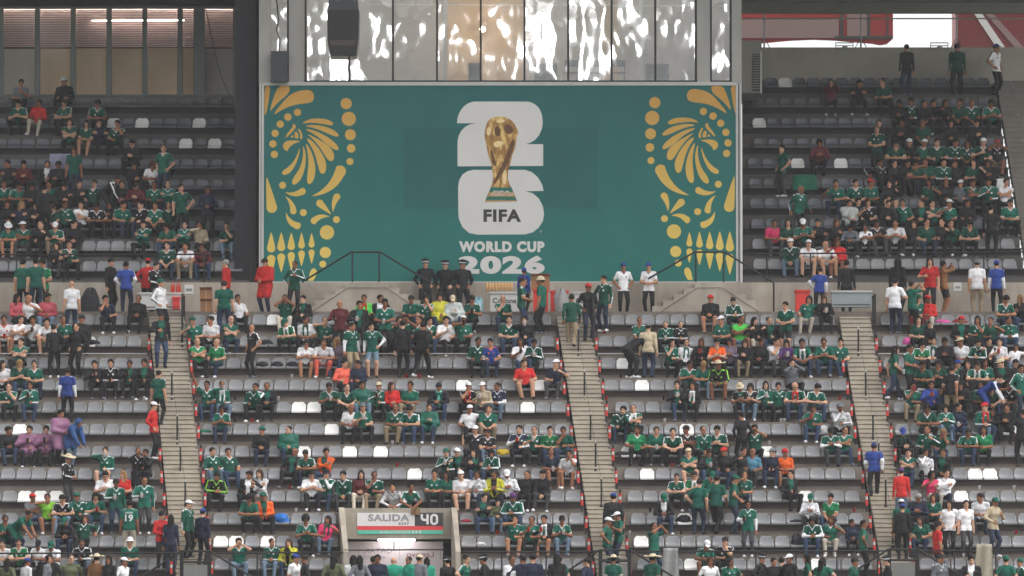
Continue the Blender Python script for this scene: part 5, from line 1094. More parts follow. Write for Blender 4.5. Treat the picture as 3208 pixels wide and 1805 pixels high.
# x / top / legs / head / pose / extras;  head: h short, e brown long, l long dark, H fair long, Y grey short, b bald, q curly, c? cap, s? straw hat, u? bucket hat, n? beanie, p? peaked cap
# extras: w r k = white, red, dark cup; ^? poncho; !n size; <deg> turn
WHO = {
'L0': "50/ro/k/l/t ; 86/wt/k/b/T ; 147/ro/J/h/t ; 335/ns/k/h/f ; 427/k/k/h/a ; 747/w/k/h/a ; 895/g/w/e/m ; 952/ko/k/h/e/k ; 1142/ne/k/h/a ; 1191/kw/k/h/g ; 1288/g/j/ck/a ; 1330/g/k/q/f ; 1380/g/j/q/a/^Y ; 1425/G/j/cn/d/^C ; 1482/g/k/h/d/k ; 1574/g/j/b/f ; 2227/k/C/cr/g ; 2296/gk/k/h/d ; 2530/g/w/l/x ; 2587/k/k/e/d/w ; 2870/g/r/cg/a/r ; 2907/rj/w/cr/t ; 3143/g/d/h/d ; 3197/k/j/H/a",
'L1': "10/wr/s/h/a/r ; 56/w/s/h/a ; 103/w/k/h/e/k ; 150/wt/C/h/b ; 202/g/k/h/t ; 252/k/k/ck/a ; 610/g/k/cg/a ; 661/w/k/h/T ; 716/G/d/b/c ; 907/lg/k/cg/d ; 961/w/k/h/t ; 1012/g/k/h/m ; 1257/G/k/l/t ; 1268/g/k/h/m ; 1304/g/k/h/T ; 1346/g/j/h/g ; 1396/w/k/h/e/w ; 1452/g/k/cw/m/k ; 1593/g/j/h/a ; 1646/k/j/h/m/w ; 2001/g/k/h/b ; 2089/gl/k/h/a/!.85w ; 2131/kt/k/h/a/!.85 ; 2263/g/k/cw/T ; 2319/ne/S/h/a ; 2367/k/w/l/a ; 2418/ko/j/h/t ; 2876/GD/k/l/a ; 2917/k/k/h/a/!.8 ; 3014/ko/k/cr/a ; 3061/g/k/l/f ; 3109/GD/j/h/g ; 3161/gw/j/h/t",
'L2': "2962/k/k/h/d ; 3098/k/k/h/a ; 63/g/k/h/c ; 619/lg/k/b/c ; 679/lg/j/b/a ; 955/w/s/h/d ; 1011/w/o/h/d ; 1057/pl/j/H/t ; 1495/gk/k/h/a ; 1539/mu/d/h/a ; 1636/w/j/l/e/k ; 1673/gk/k/h/d/w ; 2096/g/k/l/f ; 2144/wl/k/h/a ; 2192/k/k/e/e/r ; 2249/or/k/h/d ; 2287/pl/k/l/d ; 2330/k/c/e/d ; 2377/k/k/h/t ; 2424/wt/g/h/f ; 2465/pu/k/l/d/w ; 2515/g/j/h/b ; 2583/g/j/h/d ; 2630/g/j/h/x ; 2881/lg/j/l/d ; 2921/wl/k/h/g ; 3014/w/k/cn/T ; 3064/gk/k/h/d ; 3129/w/k/h/e/r ; 3179/w/J/h/a/!.8",
'L3': "2886/GD/k/h/d ; 3030/k/k/h/a ; 13/wt/k/l/t ; 60/GD/j/H/d ; 109/g/d/h/g ; 298/k/k/h/e/k ; 348/kt/k/h/a/k ; 404/ko/k/h/e/k ; 454/ko/k/h/a/k ; 1076/sa/k/h/a ; 1123/n/j/h/T ; 1646/r/s/h/a ; 1736/ns/g/cw/a ; 2154/g/g/h/d ; 2201/G/J/H/d ; 2255/kl/S/sn/b ; 2483/gy/k/h/m ; 2942/GD/k/h/d ; 2996/g/k/cb/a ; 3057/g/k/h/d ; 3090/g/j/l/t ; 3143/ko/k/cn/T ; 3194/k/k/ck/a",
'L4': "3012/k/k/h/d ; 3070/gd/k/h/a ; 26/g/k/h/f ; 93/gl/j/h/e/k ; 649/g/j/h/u ; 692/gl/J/h/m/w ; 795/gl/k/h/f ; 837/ko/k/h/g ; 1034/gd/k/h/d/w ; 1080/gd/k/h/b ; 1134/g/J/h/g/^G ; 1185/gk/k/cn/e/k ; 1231/rj/k/e/t ; 1282/g/c/h/a ; 1379/mi/j/h/d ; 1463/ks/k/cw/f ; 1515/be/g/cw/e/w ; 1561/nw/J/h/T ; 2119/ko/j/h/e/w ; 2166/ko/k/l/e/w ; 2323/ks/k/un/d ; 2352/ks/J/l/d ; 2395/gl/k/l/e/w ; 2442/gl/k/h/a ; 2494/g/j/b/d ; 2548/g/j/h/d ; 2854/g/c/h/f/r ; 2914/b/k/h/e/r ; 2950/n/k/h/a/!.78 ; 3118/GD/j/h/b ; 3161/ks/k/h/m",
'L5': "2900/gd/k/h/d ; 3150/k/k/h/d ; 696/g/d/l/d ; 1095/w/k/b/T ; 1138/g/k/cy/e/w ; 1238/g/c/h/a ; 1292/g/j/h/d ; 1342/G/j/h/d/^G ; 1472/w/k/cw/a ; 1523/g/c/h/a ; 1938/gk/d/h/f ; 1985/g/k/h/c ; 2544/g/j/ck/e/r ; 2634/wl/k/cy/f ; 2964/gl/J/l/d ; 3003/n/j/h/t/w ; 3086/gl/j/cr/T ; 3111/k/J/l/a/!.8",
'L6': "30/k/j/h/t ; 88/G/k/h/e/^Pk ; 142/ks/k/h/e/^Pk ; 816/k/d/cg/T ; 903/g/j/h/T/^G ; 1489/ks/k/cw/a ; 1527/ks/J/h/T/!.85 ; 1626/nw/k/h/e/r ; 1673/g/k/h/e/w ; 1719/lg/j/h/a ; 1775/GD/j/h/f ; 1991/lg/k/h/g ; 2054/G/k/h/a/w ; 2107/g/k/h/b ; 2153/ks/k/ck/c ; 2206/gl/k/h/a ; 2252/g/k/h/d ; 2366/g/k/h/m ; 2601/gw/g/ck/d ; 2647/g/j/h/c ; 2822/k/k/cb/d ; 2896/gl/k/h/g ; 2945/G/j/H/f ; 3033/g/j/h/d ; 3081/lg/k/l/a",
'L7': "331/gl/S/h/m/w ; 431/kt/k/h/m ; 458/k/k/h/f ; 669/gl/J/h/a ; 719/gd/j/h/a ; 914/ko/k/b/a ; 965/g/d/h/d ; 1018/oo/j/h/a ; 1400/gk/k/cg/e/w ; 1439/ko/k/cw/g ; 1487/ko/j/l/a ; 1547/gl/k/l/d ; 1726/ns/s/h/a/w ; 1775/wt/s/h/f ; 2161/G/C/cn/c ; 2213/ko/j/h/d/w ; 2266/k/j/cr/a ; 2328/k/k/h/t ; 2355/sk/g/b/a ; 2418/n/d/cy/T/k ; 2459/o/s/nr/t ; 2843/g/j/h/c ; 2896/wl/k/h/f ; 2949/ko/k/h/a",
'L8': "334/wt/k/h/d ; 388/r/k/H/T ; 672/kl/k/h/d ; 778/kw/k/h/a ; 823/ze/c/e/c ; 975/w/k/h/d ; 1025/gw/j/ck/f ; 1075/gk/g/h/b ; 1128/m/w/l/a ; 1169/g/c/h/f ; 1361/g/k/h/a ; 1396/G/k/l/T ; 1449/wt/C/cw/a ; 1499/wl/j/h/f ; 1552/y/k/h/d ; 1592/wl/k/cw/d ; 1649/k/k/h/a ; 1696/k/g/ck/a ; 2120/g/k/h/d ; 2173/lg/k/h/d ; 2222/G/k/cg/d ; 2330/g/d/h/m ; 2469/ko/k/h/T/k ; 2917/p/w/l/t ; 2956/wl/d/h/a",
'L9': "103/gt/j/cr/a ; 152/li/s/h/m ; 200/ks/J/h/d ; 253/gl/k/cg/f ; 300/G/j/l/d/r ; 782/G/k/q/d ; 828/oo/k/cg/a ; 1512/ko/j/h/a ; 1555/ol/J/h/a/!.8 ; 1610/gl/j/nu/d ; 2078/kw/j/cg/d ; 2534/wl/k/cg/d ; 2603/lg/j/ck/a ; 2871/n/k/Y/d ; 2924/g/k/e/a ; 3072/w/d/h/T",
'L10': "17/g/k/h/d/k ; 209/k/j/cg/d ; 262/gk/k/e/a ; 962/g/k/q/d ; 1019/p/J/l/T ; 1610/g/s/h/m ; 1666/g/k/h/e/r ; 1706/ko/C/h/e/r ; 1759/g/J/h/d/w ; 2547/gw/j/l/d ; 2600/g/w/e/T ; 2670/n/k/h/t/!.85 ; 2889/g/j/l/a",
'L11': "10/wt/s/h/d ; 66/lg/k/h/d ; 127/wt/k/ck/d ; 169/wt/k/cg/d ; 262/kt/J/h/d ; 407/g/j/uw/a ; 750/g/J/h/m ; 851/gk/J/h/t ; 904/y/j/e/f ; 2209/g/s/cw/d ; 2269/ks/k/ck/f",
# standing in the rows
'S0': "503/wl/k/ng/H/<60 ; 1633/g/j/h/C/<90 ; 1697/G/k/un/A/<-110 ; 2803/wt/d/h/K/<150w ; 2858/G/k/h/P/<120 ; 225/wt/d/b/A/<200 ; 702/G/j/h/A/<185",
'S1': "1065/m/k/b/K/k ; 1126/ko/k/h/K/w ; 1206/g/k/h/C/w ; 2462/g/s/h/C",
'S2': "172/k/k/h/A/<190 ; 240/k/k/h/A/<-30 ; 790/ks/k/b/H/<-50 ; 1101/gw/c/h/A/<40 ; 1168/gw/S/h/A ; 1262/k/k/h/A/<170 ; 1322/k/k/h/W/<150 ; 1975/k/k/h/N/<120 ; 2030/be/d/cy/A/<165",
'S3': "2797/G/j/l/W/<100w ; 2845/g/k/h/C/<60",
'S4': "212/vs/k/h/A/<175 ; 2978/ks/c/h/W/<150 ; 3086/vs/b2/h/N/<80 ; 3196/gl/d/h/A/<40",
'S6': "189/k/k/h/C/^P<40 ; 219/b/J/nb/N/^B<50 ; 2323/k/k/h/H/<200 ; 3200/k/k/h/A/<180",
'S8': "1234/ze/k/h/Z ; 1280/g/k/h/Z ; 212/kt/g/sn/C/<60",
'S9': "365/gl/j/ck/K/w ; 454/gl/g/h/K/w ; 2186/G/d/h/A/<170 ; 2242/G/k/h/W/<160 ; 2295/G/d/cg/C/<100",
'S10': "407/g/w/h/A/<180 ; 2343/gw/g/h/K/k ; 2973/wt/k/l/A ; 3023/wt/g/h/A/<20 ; 2822/G/k/cw/A/<180 ; 3107/be/d/cg/C/<50 ; 55/G/d/h/N/<60",
'S11': "2049/G/j/h/P/<45 ; 2702/G/k/h/A/<100 ; 2934/r/d/h/A/<110",
# on the aisles: x@photo row of the feet
'AI': "505@1153/ko/j/ck/K/k ; 497@1330/g/k/h/A/<150 ; 482@1440/rj/k/cw/H/<70 ; 1790@1092/gk/c/h/W/<175 ; 1843@1068/k/d/cr/H/<20 ; 1890@1040/gk/d/h/A/<-30 ; 2737@1560/vs/k/cb/W/<178 ; 2822@1640/rj/J/nu/A/<175 ; 507@1780/rj/k/nk/C/<30 ; 537@1800/n/d/l/A/<170 ; 590@1750/gk/k/cw/A/<60 ; 636@1770/n/k/cb/A/<150 ; 1901@1800/G/d/cw/A/<80 ; 1938@1780/G/d/cw/C/<-60 ; 1921@1730/cop/k/cb/A/<180 ; 2825@1755/cop/k/cb/A/<175",
# on the walkway between the tiers
'WA': "70/g/k/h/A/<160 ; 112/G/d/h/A/<180 ; 135/lg/k/h/C/<-20 ; 346/k/k/ck/A/<60 ; 395/vs/d/h/A/<170 ; 459/rj/k/cr/A/<150 ; 487/kt/k/h/C/<40 ; 709/rj/j/Y/A/<-110 ; 832/g/d/ck/C/^R ; 922/gk/k/h/C ; 1333/cop/k/pk/H ; 1395/cop/k/pk/H ; 1449/cop/k/pk/H/<20 ; 1641/b/k/nb/A/!.86<150 ; 1953/pol/k/cb/H/<10 ; 2033/pol/k/cb/C/<-10 ; 2566/vs/k/h/A/!.9<170 ; 2652/k/k/h/A/<170 ; 2812/k/k/l/A/<150 ; 2914/r/k/l/K/w ; 2957/br/s/h/P/<110 ; 3061/wt/c/ny/A/<180 ; 3122/vs/k/nb/A/<170",
# on the walkway in front, heads only
'FW': "27/ol/k/l/A/<150 ; 86/wt/k/cb/A/<130 ; 156/gy/k/h/A/<70 ; 160/k/k/l/A ; 225/ol/k/h/A/<10 ; 295/n/k/Y/A/<20 ; 305/br/k/sn/A/<160 ; 345/k/k/l/A/<-30 ; 391/wt/k/cw/A/<60 ; 926/wt/k/cb/A/<60 ; 955/k/k/h/A/<-80 ; 1048/ol/k/l/A/<170 ; 1108/wt/k/l/A/<180 ; 1128/gy/k/l/A/<180 ; 1171/k/k/h/A/<170 ; 1183/n/k/h/C/<10k ; 1234/G/k/b/A/^T<180 ; 1284/G/k/h/K/^Tk<-60 ; 1313/gy/k/cn/A/<150 ; 1338/G/k/l/A/^T<180 ; 1403/cop/k/pk/A/<-150 ; 1456/g/k/h/A/<70 ; 1519/cop/k/pk/A/<-100 ; 1603/wt/k/h/A/<30 ; 1633/n/k/ck/A/<180 ; 1669/n/k/h/A/<170 ; 1752/G/k/h/A/<160 ; 1745/k/k/l/A/<180 ; 1838/n/k/h/A/<-120 ; 1921/g/k/sn/A/<170 ; 2042/g/k/sn/A/<140 ; 2223/wt/k/e/A ; 2289/g/k/l/A ; 2381/cop/k/pk/A/<60 ; 2422/k/k/h/A/<20 ; 2446/gk/k/h/A/<150 ; 2470/k/k/cw/A/<-40 ; 2526/g/k/l/A/<-90 ; 2578/g/k/l/A/<160 ; 2674/G/k/ck/A/<60 ; 2779/cop/k/pk/A/<-90 ; 2942/gp/k/ck/A/<40 ; 3040/kw/k/h/K/k ; 3149/G/k/ng/A/<170 ; 3193/gl/k/ng/A/<-70",
# upper tier
'U1': "61/gt/k/h/e ; 200/k/k/cw/a ; 2603/m/k/l/m ; 2688/k/k/ck/a ; 2772/GD/k/h/T",
'U2': "2822/k/k/h/d ; 2932/k/k/h/a ; 61/g/k/h/d ; 114/rj/w/h/a ; 209/g/k/h/d ; 298/g/k/h/d ; 2860/gk/k/h/T ; 2899/k/k/h/a ; 2966/k/k/l/t ; 3005/GD/k/h/a ; 3047/g/k/h/a ; 3107/g/k/h/d",
'U3': "2760/k/k/h/a ; 2830/k/k/h/d ; 2895/gd/k/h/a ; 2980/k/k/l/a ; 3060/k/k/h/d ; 215/gd/k/h/c ; 265/gd/C/l/a ; 311/n/k/h/c ; 364/gd/k/h/f",
'U4': "417/k/k/h/d ; 2570/m/k/h/d ; 2807/gd/k/h/d ; 2846/k/k/cw/f ; 2892/gd/k/cw/a ; 2940/gd/k/h/a ; 2994/gk/k/h/t ; 3030/gd/k/l/a ; 3079/gd/k/cw/e/w ; 3127/ks/C/cr/m",
'U5': "185/k/k/h/d ; 28/k/k/h/a ; 2805/k/k/h/a ; 2878/GD/k/h/d ; 2996/k/k/h/a ; 3052/GD/k/l/a ; 3098/k/k/h/d ; 75/m/k/h/d ; 142/kw/k/h/a ; 420/k/k/h/d ; 470/w/k/e/d ; 2767/kt/k/h/a ; 2845/k/k/h/d/w ; 2907/GD/j/h/m ; 2957/gk/k/h/a/w",
'U6': "100/k/k/h/d ; 240/k/k/h/a ; 290/gd/k/h/a ; 8/g/k/h/a ; 50/g/k/h/d ; 151/G/j/h/a ; 192/k/k/h/d ; 379/k/k/h/a ; 424/m/j/ck/d ; 482/g/k/h/a ; 527/gl/d/h/c ; 2625/g/d/h/g ; 2684/g/k/h/a ; 2731/g/k/cr/t ; 2781/k/C/h/T ; 2914/gd/k/l/a ; 2964/k/k/h/a ; 3011/gy/k/cw/a ; 3047/gd/k/h/c ; 3102/gl/k/h/e ; 3151/w/k/h/c",
'U7': "20/k/k/h/a ; 110/k/k/h/d ; 160/GD/k/h/a ; 530/gd/k/h/a ; 2690/k/k/h/a ; 2783/k/k/h/d ; 3030/k/k/h/a ; 61/n/k/H/a ; 204/gl/k/h/a ; 253/w/k/h/a ; 298/ks/k/h/d ; 341/k/k/l/e ; 381/g/d/h/a ; 440/ks/k/h/a ; 485/g/k/h/a ; 2659/kw/k/h/f/^C ; 2727/ks/g/e/t ; 2835/g/k/h/a ; 2889/ko/k/h/T ; 2925/G/k/h/c ; 2973/g/k/cw/a ; 3165/g/k/ck/a",
'U8': "118/k/k/h/a ; 2945/k/k/h/a ; 3040/GD/k/h/d ; 25/g/s/uw/d ; 73/g/g/cw/a ; 172/g/c/cw/d ; 228/k/k/h/t ; 450/gl/k/ck/c ; 530/G/j/l/d ; 576/gl/k/h/c ; 626/be/k/h/m ; 715/gd/J/h/f ; 2424/p/g/h/a ; 2472/GD/k/l/a ; 2521/g/k/cw/d ; 2567/k/k/ck/a ; 2623/k/k/e/e ; 2663/gy/k/h/d/!.85 ; 2716/w/k/h/d/!.8 ; 2752/ks/g/h/d ; 2810/wt/k/h/d ; 2860/k/k/e/a ; 2907/GD/j/h/g ; 2986/GD/k/h/x",
'U9': "172/k/g/l/a ; 215/gd/k/h/e/w ; 522/gd/d/h/b ; 586/w/c/h/b ; 636/m/j/h/b ; 2479/gk/J/cw/b ; 2530/w/s/cw/b ; 2584/wt/C/b/b ; 2625/rj/s/e/t",
# standing in the upper tier
'T0': "2843/k/d/h/A/<200 ; 3001/gk/k/nk/A/<190 ; 3123/pol/k/cb/H/<50",
'T4': "2749/gd/k/h/C",
'T5': "230/G/d/e/A ; 512/g/d/h/A ; 2451/G/g/h/A/<-60",
'T6': "335/kt/k/h/N/<60",
'T7': "142/k/k/h/A/<180 ; 570/g/k/h/A ; 651/n/k/h/C ; 2503/gl/k/b/W/<40",
'T8': "3108/k/k/h/A/<170",
}
POSEWORD = {'a': 'hands in lap', 'b': 'leaning forward', 'c': 'arms crossed', 'd': 'looking down', 'e': 'holding a cup', 'f': 'hand at chin', 't': 'looking aside', 'T': 'looking aside', 'u': 'raising an arm', 'x': 'leaning back', 'm': 'hand at mouth', 'g': 'hands on thighs',
            'A': 'standing', 'C': 'standing, hands together', 'K': 'standing with cup', 'X': 'standing, arms crossed', 'P': 'standing, taking a photo', 'W': 'walking', 'N': 'bending down', 'Z': 'kneeling', 'H': 'standing, hands at belt'}
ORD = ['zeroth', 'first', 'second', 'third', 'fourth', 'fifth', 'sixth', 'seventh', 'eighth', 'ninth', 'tenth', 'eleventh', 'twelfth', 'thirteenth', 'fourteenth', 'fifteenth', 'sixteenth', 'seventeenth', 'eighteenth', 'nineteenth', 'twentieth'] + ['%dth' % n for n in range(21, 80)]
import re
PEOPLE = []
for grp, txt in WHO.items():
    for t in txt.split(';'):
        f = t.strip().split('/'); x = f[0]; ysf = None
        if '@' in x: x, ysf = x.split('@'); ysf = float(ysf)
        x = float(x); ex = f[5] if len(f) > 5 else ''
        d = dict(grp=grp, x=x, top=f[1], leg=f[2] if f[2] in LEGS else 'k', head=f[3], pose=f[4][0], cup=None, pon=None, size=1.0, turn=None)
        mo = re.search(r'\^(.)', ex)
        if mo: d['pon'] = mo.group(1); ex = ex.replace(mo.group(0), '')
        mo = re.search(r'!([.\d]+)', ex)
        if mo: d['size'] = float(mo.group(1)); ex = ex.replace(mo.group(0), '')
        mo = re.search(r'<(-?\d+)', ex)
        if mo: d['turn'] = float(mo.group(1)); ex = ex.replace(mo.group(0), '')
        if ex and ex[-1] in 'wrk': d['cup'] = ex[-1]
        sr = random.random(); d['scarf'] = ['green', 'white', 'red', 'dgreen'][int(sr * 400) % 4] if sr < .07 and not d['pon'] and d['top'] not in ('cop', 'pol', 'vs') else None
        r = int(grp[1:]) if grp[1:].isdigit() else None
        if grp[0] == 'L':
            Y = low_Y(r); d.update(Y=Y, z=low_lip(r) - LIPH, xw=X(x, Y), row=r)
        elif grp[0] == 'S':
            Y = low_Y(r) - 0.14; d.update(Y=Y, z=low_lip(r) - LIPH, xw=X(x, Y), row=r)
        elif grp[0] == 'U':
            Y = up_Y(r); d.update(Y=Y, z=up_lip(r, 'L' if x < 1600 else 'R') - LIPH, xw=X(x, Y), row=r)
        elif grp[0] == 'T':
            Y = up_Y(r) - 0.14; d.update(Y=Y, z=up_lip(r, 'L' if x < 1600 else 'R') - LIPH, xw=X(x, Y), row=r)
        elif grp == 'AI':
            i = (ysf - 1046.0) / 69.2; Y = -4.9 - RUN * i; d.update(Y=Y, z=P(1604, ysf, Y).z, xw=X(x, Y), row=None)
        elif grp == 'WA':
            Y = -2.3 + 0.35 * math.sin(x); d.update(Y=Y, z=WALK_Z, xw=X(x, Y), row=None)
            if d['top'] in ('cop', 'pol'): d['Y'] = -1.45; d['xw'] = X(x, -1.45)
        else:
            Y = -15.7 - 0.9 * (0.5 + 0.5 * math.sin(x * 1.7)); d.update(Y=Y, z=FRONT_Z + 0.0, xw=X(x, Y), row=None)
        PEOPLE.append(d)

# ---- words that single each person out
def words_for(d):
    tw = TOPS[d['top']][1]; lw = LEGS[d['leg']][2]; h = d['head']
    hw = {'b': 'bald head', 'l': 'long dark hair', 'e': 'long brown hair', 'H': 'long fair hair', 'Y': 'grey hair', 'q': 'curly hair'}.get(h[0], '')
    if len(h) > 1: hw = HATC[h[1]][1] + ' ' + {'c': 'cap', 's': 'wide hat', 'u': 'bucket hat', 'n': 'beanie', 'p': 'peaked cap'}[h[0]]
    if d['pon']: tw = PONC[d['pon']][1] + (' poncho' if d['pon'] not in 'GR' else ' over shoulders')
    return tw, lw, hw
groups = {}
for d in PEOPLE:
    x = d['x']; g0 = d['grp']
    if g0[0] in 'LS':
        a = [aisle(k, low_ys(d['row'])) for k in range(3)]
        mids = [(q[0] + q[1]) / 2 for q in a]
        s = sum(x > m_ for m_ in mids); d['blk'] = ('low', d['row'], s)
    elif g0[0] in 'UT': d['blk'] = ('up', d['row'], 0 if x < 1600 else 1)
    else: d['blk'] = (g0, 0, 0 if g0 != 'AI' else (x > 1000) + (x > 2300))
    groups.setdefault(d['blk'], []).append(d)
for blk, ds in groups.items():
    ds.sort(key=lambda d: d['x'])
    for n, d in enumerate(ds):
        tw, lw, hw = words_for(d)
        if blk[0] == 'low':
            place = ORD[blk[1] + 1] + ' row below walkway, ' + ORD[n + 1] + ' from left in ' + ['leftmost', 'second', 'third', 'rightmost'][blk[2]] + ' block'
            short = ORD[blk[1] + 1] + ' lower row'
        elif blk[0] == 'up': place = ORD[n + 1] + ' from left in ' + ORD[blk[1] + 1] + ' row of upper ' + ['left', 'right'][blk[2]] + ' block'
        elif blk[0] == 'WA': place = ORD[n + 1] + ' from left on the walkway below the banner'
        elif blk[0] == 'FW': place = ORD[n + 1] + ' from left along the bottom walkway'
        else: place = ORD[n + 1] + ' from left on the ' + ['left', 'centre', 'right'][blk[2]] + ' aisle stairs'
        np_ = len(place.replace(',', '').split())
        best = None
        st_ = {'W': 'walking', 'N': 'bending', 'Z': 'kneeling'}.get(d['pose'], 'standing') if not d['grp'][0] in 'LU' else ''
        for cand in (f"{st_} person in {tw} and {lw} with {hw}" if hw else '', f"{st_} person in {tw} with {hw}" if hw else f"{st_} person in {tw} and {lw}", f"person in {tw} with {hw}" if hw else '', f"person in {tw}", f"{tw}"):
            cand = cand.strip()
            if cand and len(cand.split()) + np_ <= 16: best = cand; break
        d['label'] = (best or tw) + ', ' + place

# ---- build them
def mtx(T):
    M_ = Matrix(T['M'].tolist()).to_4x4(); M_.translation = Vector(T['hc']); return M_
CUPW = MB(); CUPW.lathe([(0.028, 0), (0.040, 0.145), (0.042, 0.148), (0.038, 0.15)], 12); CUPME = CUPW.mesh('paper_cup', CUPM, True)
CUPC = {'w': (WHITEC := C3['white'], 'white'), 'r': (C3['red'], 'red'), 'k': (lin((60, 40, 34)), 'dark')}
BIG = [d for d in PEOPLE]
# the 300 and some that show largest are objects; those in the dim back rows and cut by the frame's foot go into one crowd
def showing(d):
    if d['grp'][0] in 'U': return 2 - 0.1 * d['row'] if d['row'] > 6 else 3
    if d['grp'][0] == 'T': return 1.0
    if d['grp'] == 'FW': return 1.5 + (0.0 if d['top'] in ('cop', 'gp') or d['pon'] else 0.9)
    return 0
PEOPLE.sort(key=showing)
KEEP = 318
crowd_parts = []
def colours(d):
    sk = SKINS[int(rng.integers(len(SKINS)))]; t = dict(TOPS[d['top']][0]); c = {}
    if d['top'] in ('g', 'gd', 'lg'):
        u_ = rng.random()
        if u_ < .25: t['c_str'] = t['c_top']
        elif u_ < .6: t['c_str'] = C3['clear']
        if rng.random() < .4: t['c_coll'] = t['c_top']
        if rng.random() < .5: t['c_cuff'] = t['c_top']
        if rng.random() < .35: t['c_crest'] = tuple(x * 2.2 for x in t['c_top'])
    for k, v in t.items(): c[k] = sk if isinstance(v, str) else v
    j = rng.uniform(0.72, 1.22)
    for k in ('c_top', 'c_front'): c[k] = tuple(x * j for x in c[k])
    L = LEGS[d['leg']]; lj = rng.uniform(.6, 1.1); c['c_leg'] = tuple(x * lj for x in C3[L[0]]); c['c_shin'] = sk if L[1] == 'skin' else tuple(x * lj for x in C3[L[1]])
    c['c_skin'] = sk; c['c_neck'] = sk if c['c_fore'] is sk else (c['c_front'] if d['top'] not in ('gl', 'gk', 'kt', 'wl') else c['c_top']); c['c_eye'] = tuple(x * .18 for x in sk); c['c_lips'] = (sk[0] * .8, sk[1] * .5, sk[2] * .5)
    c['c_shoe'] = [C3['white'], C3['black'], C3['dgrey'], C3['black'], C3['grey']][int(rng.integers(5))]
    h = d['head'][0]
    if d['top'] == 'cop' or d['top'] == 'pol': c['c_shoe'] = C3['black']
    c['c_hair'] = lin(HAIRS[{'e': 'e', 'H': 'H', 'Y': 'y'}.get(h, 'h')]); c['c_hat'] = C3[HATC[d['head'][1]][0]] if len(d['head']) > 1 else C3['black']
    c['c_pon'] = C3[PONC[d['pon']][0]] if d['pon'] else C3['black']; c['c_cup'] = CUPC[d['cup']][0] if d['cup'] else C3['white']
    return c
HEADITEMS = {'h': ['hair'], 'Y': ['hair'], 'e': ['long'], 'l': ['long'], 'H': ['long'], 'q': ['curly'], 'b': [], 'c': ['hair', 'cap'], 's': ['hair', 'straw'], 'u': ['hair', 'bucket'], 'n': ['hair', 'beanie'], 'p': ['hair', 'police', 'band']}
ITEMNAME = {'hair': 'hair', 'hair2': 'hair', 'hair3': 'hair', 'long': 'hair', 'curly': 'hair', 'cap': 'cap', 'straw': 'straw_hat', 'bucket': 'bucket_hat', 'beanie': 'beanie', 'police': 'peaked_cap', 'band': 'cap_band', 'hood': 'hood'}
ALT = {'a': 'aaovgiy', 'd': 'ddqq', 'b': 'bbo', 'x': 'xi', 'g': 'gva', 'f': 'fn', 't': 'ttv', 'c': 'ccy', 'm': 'mmp', 'A': 'AAEH', 'C': 'CCF'}
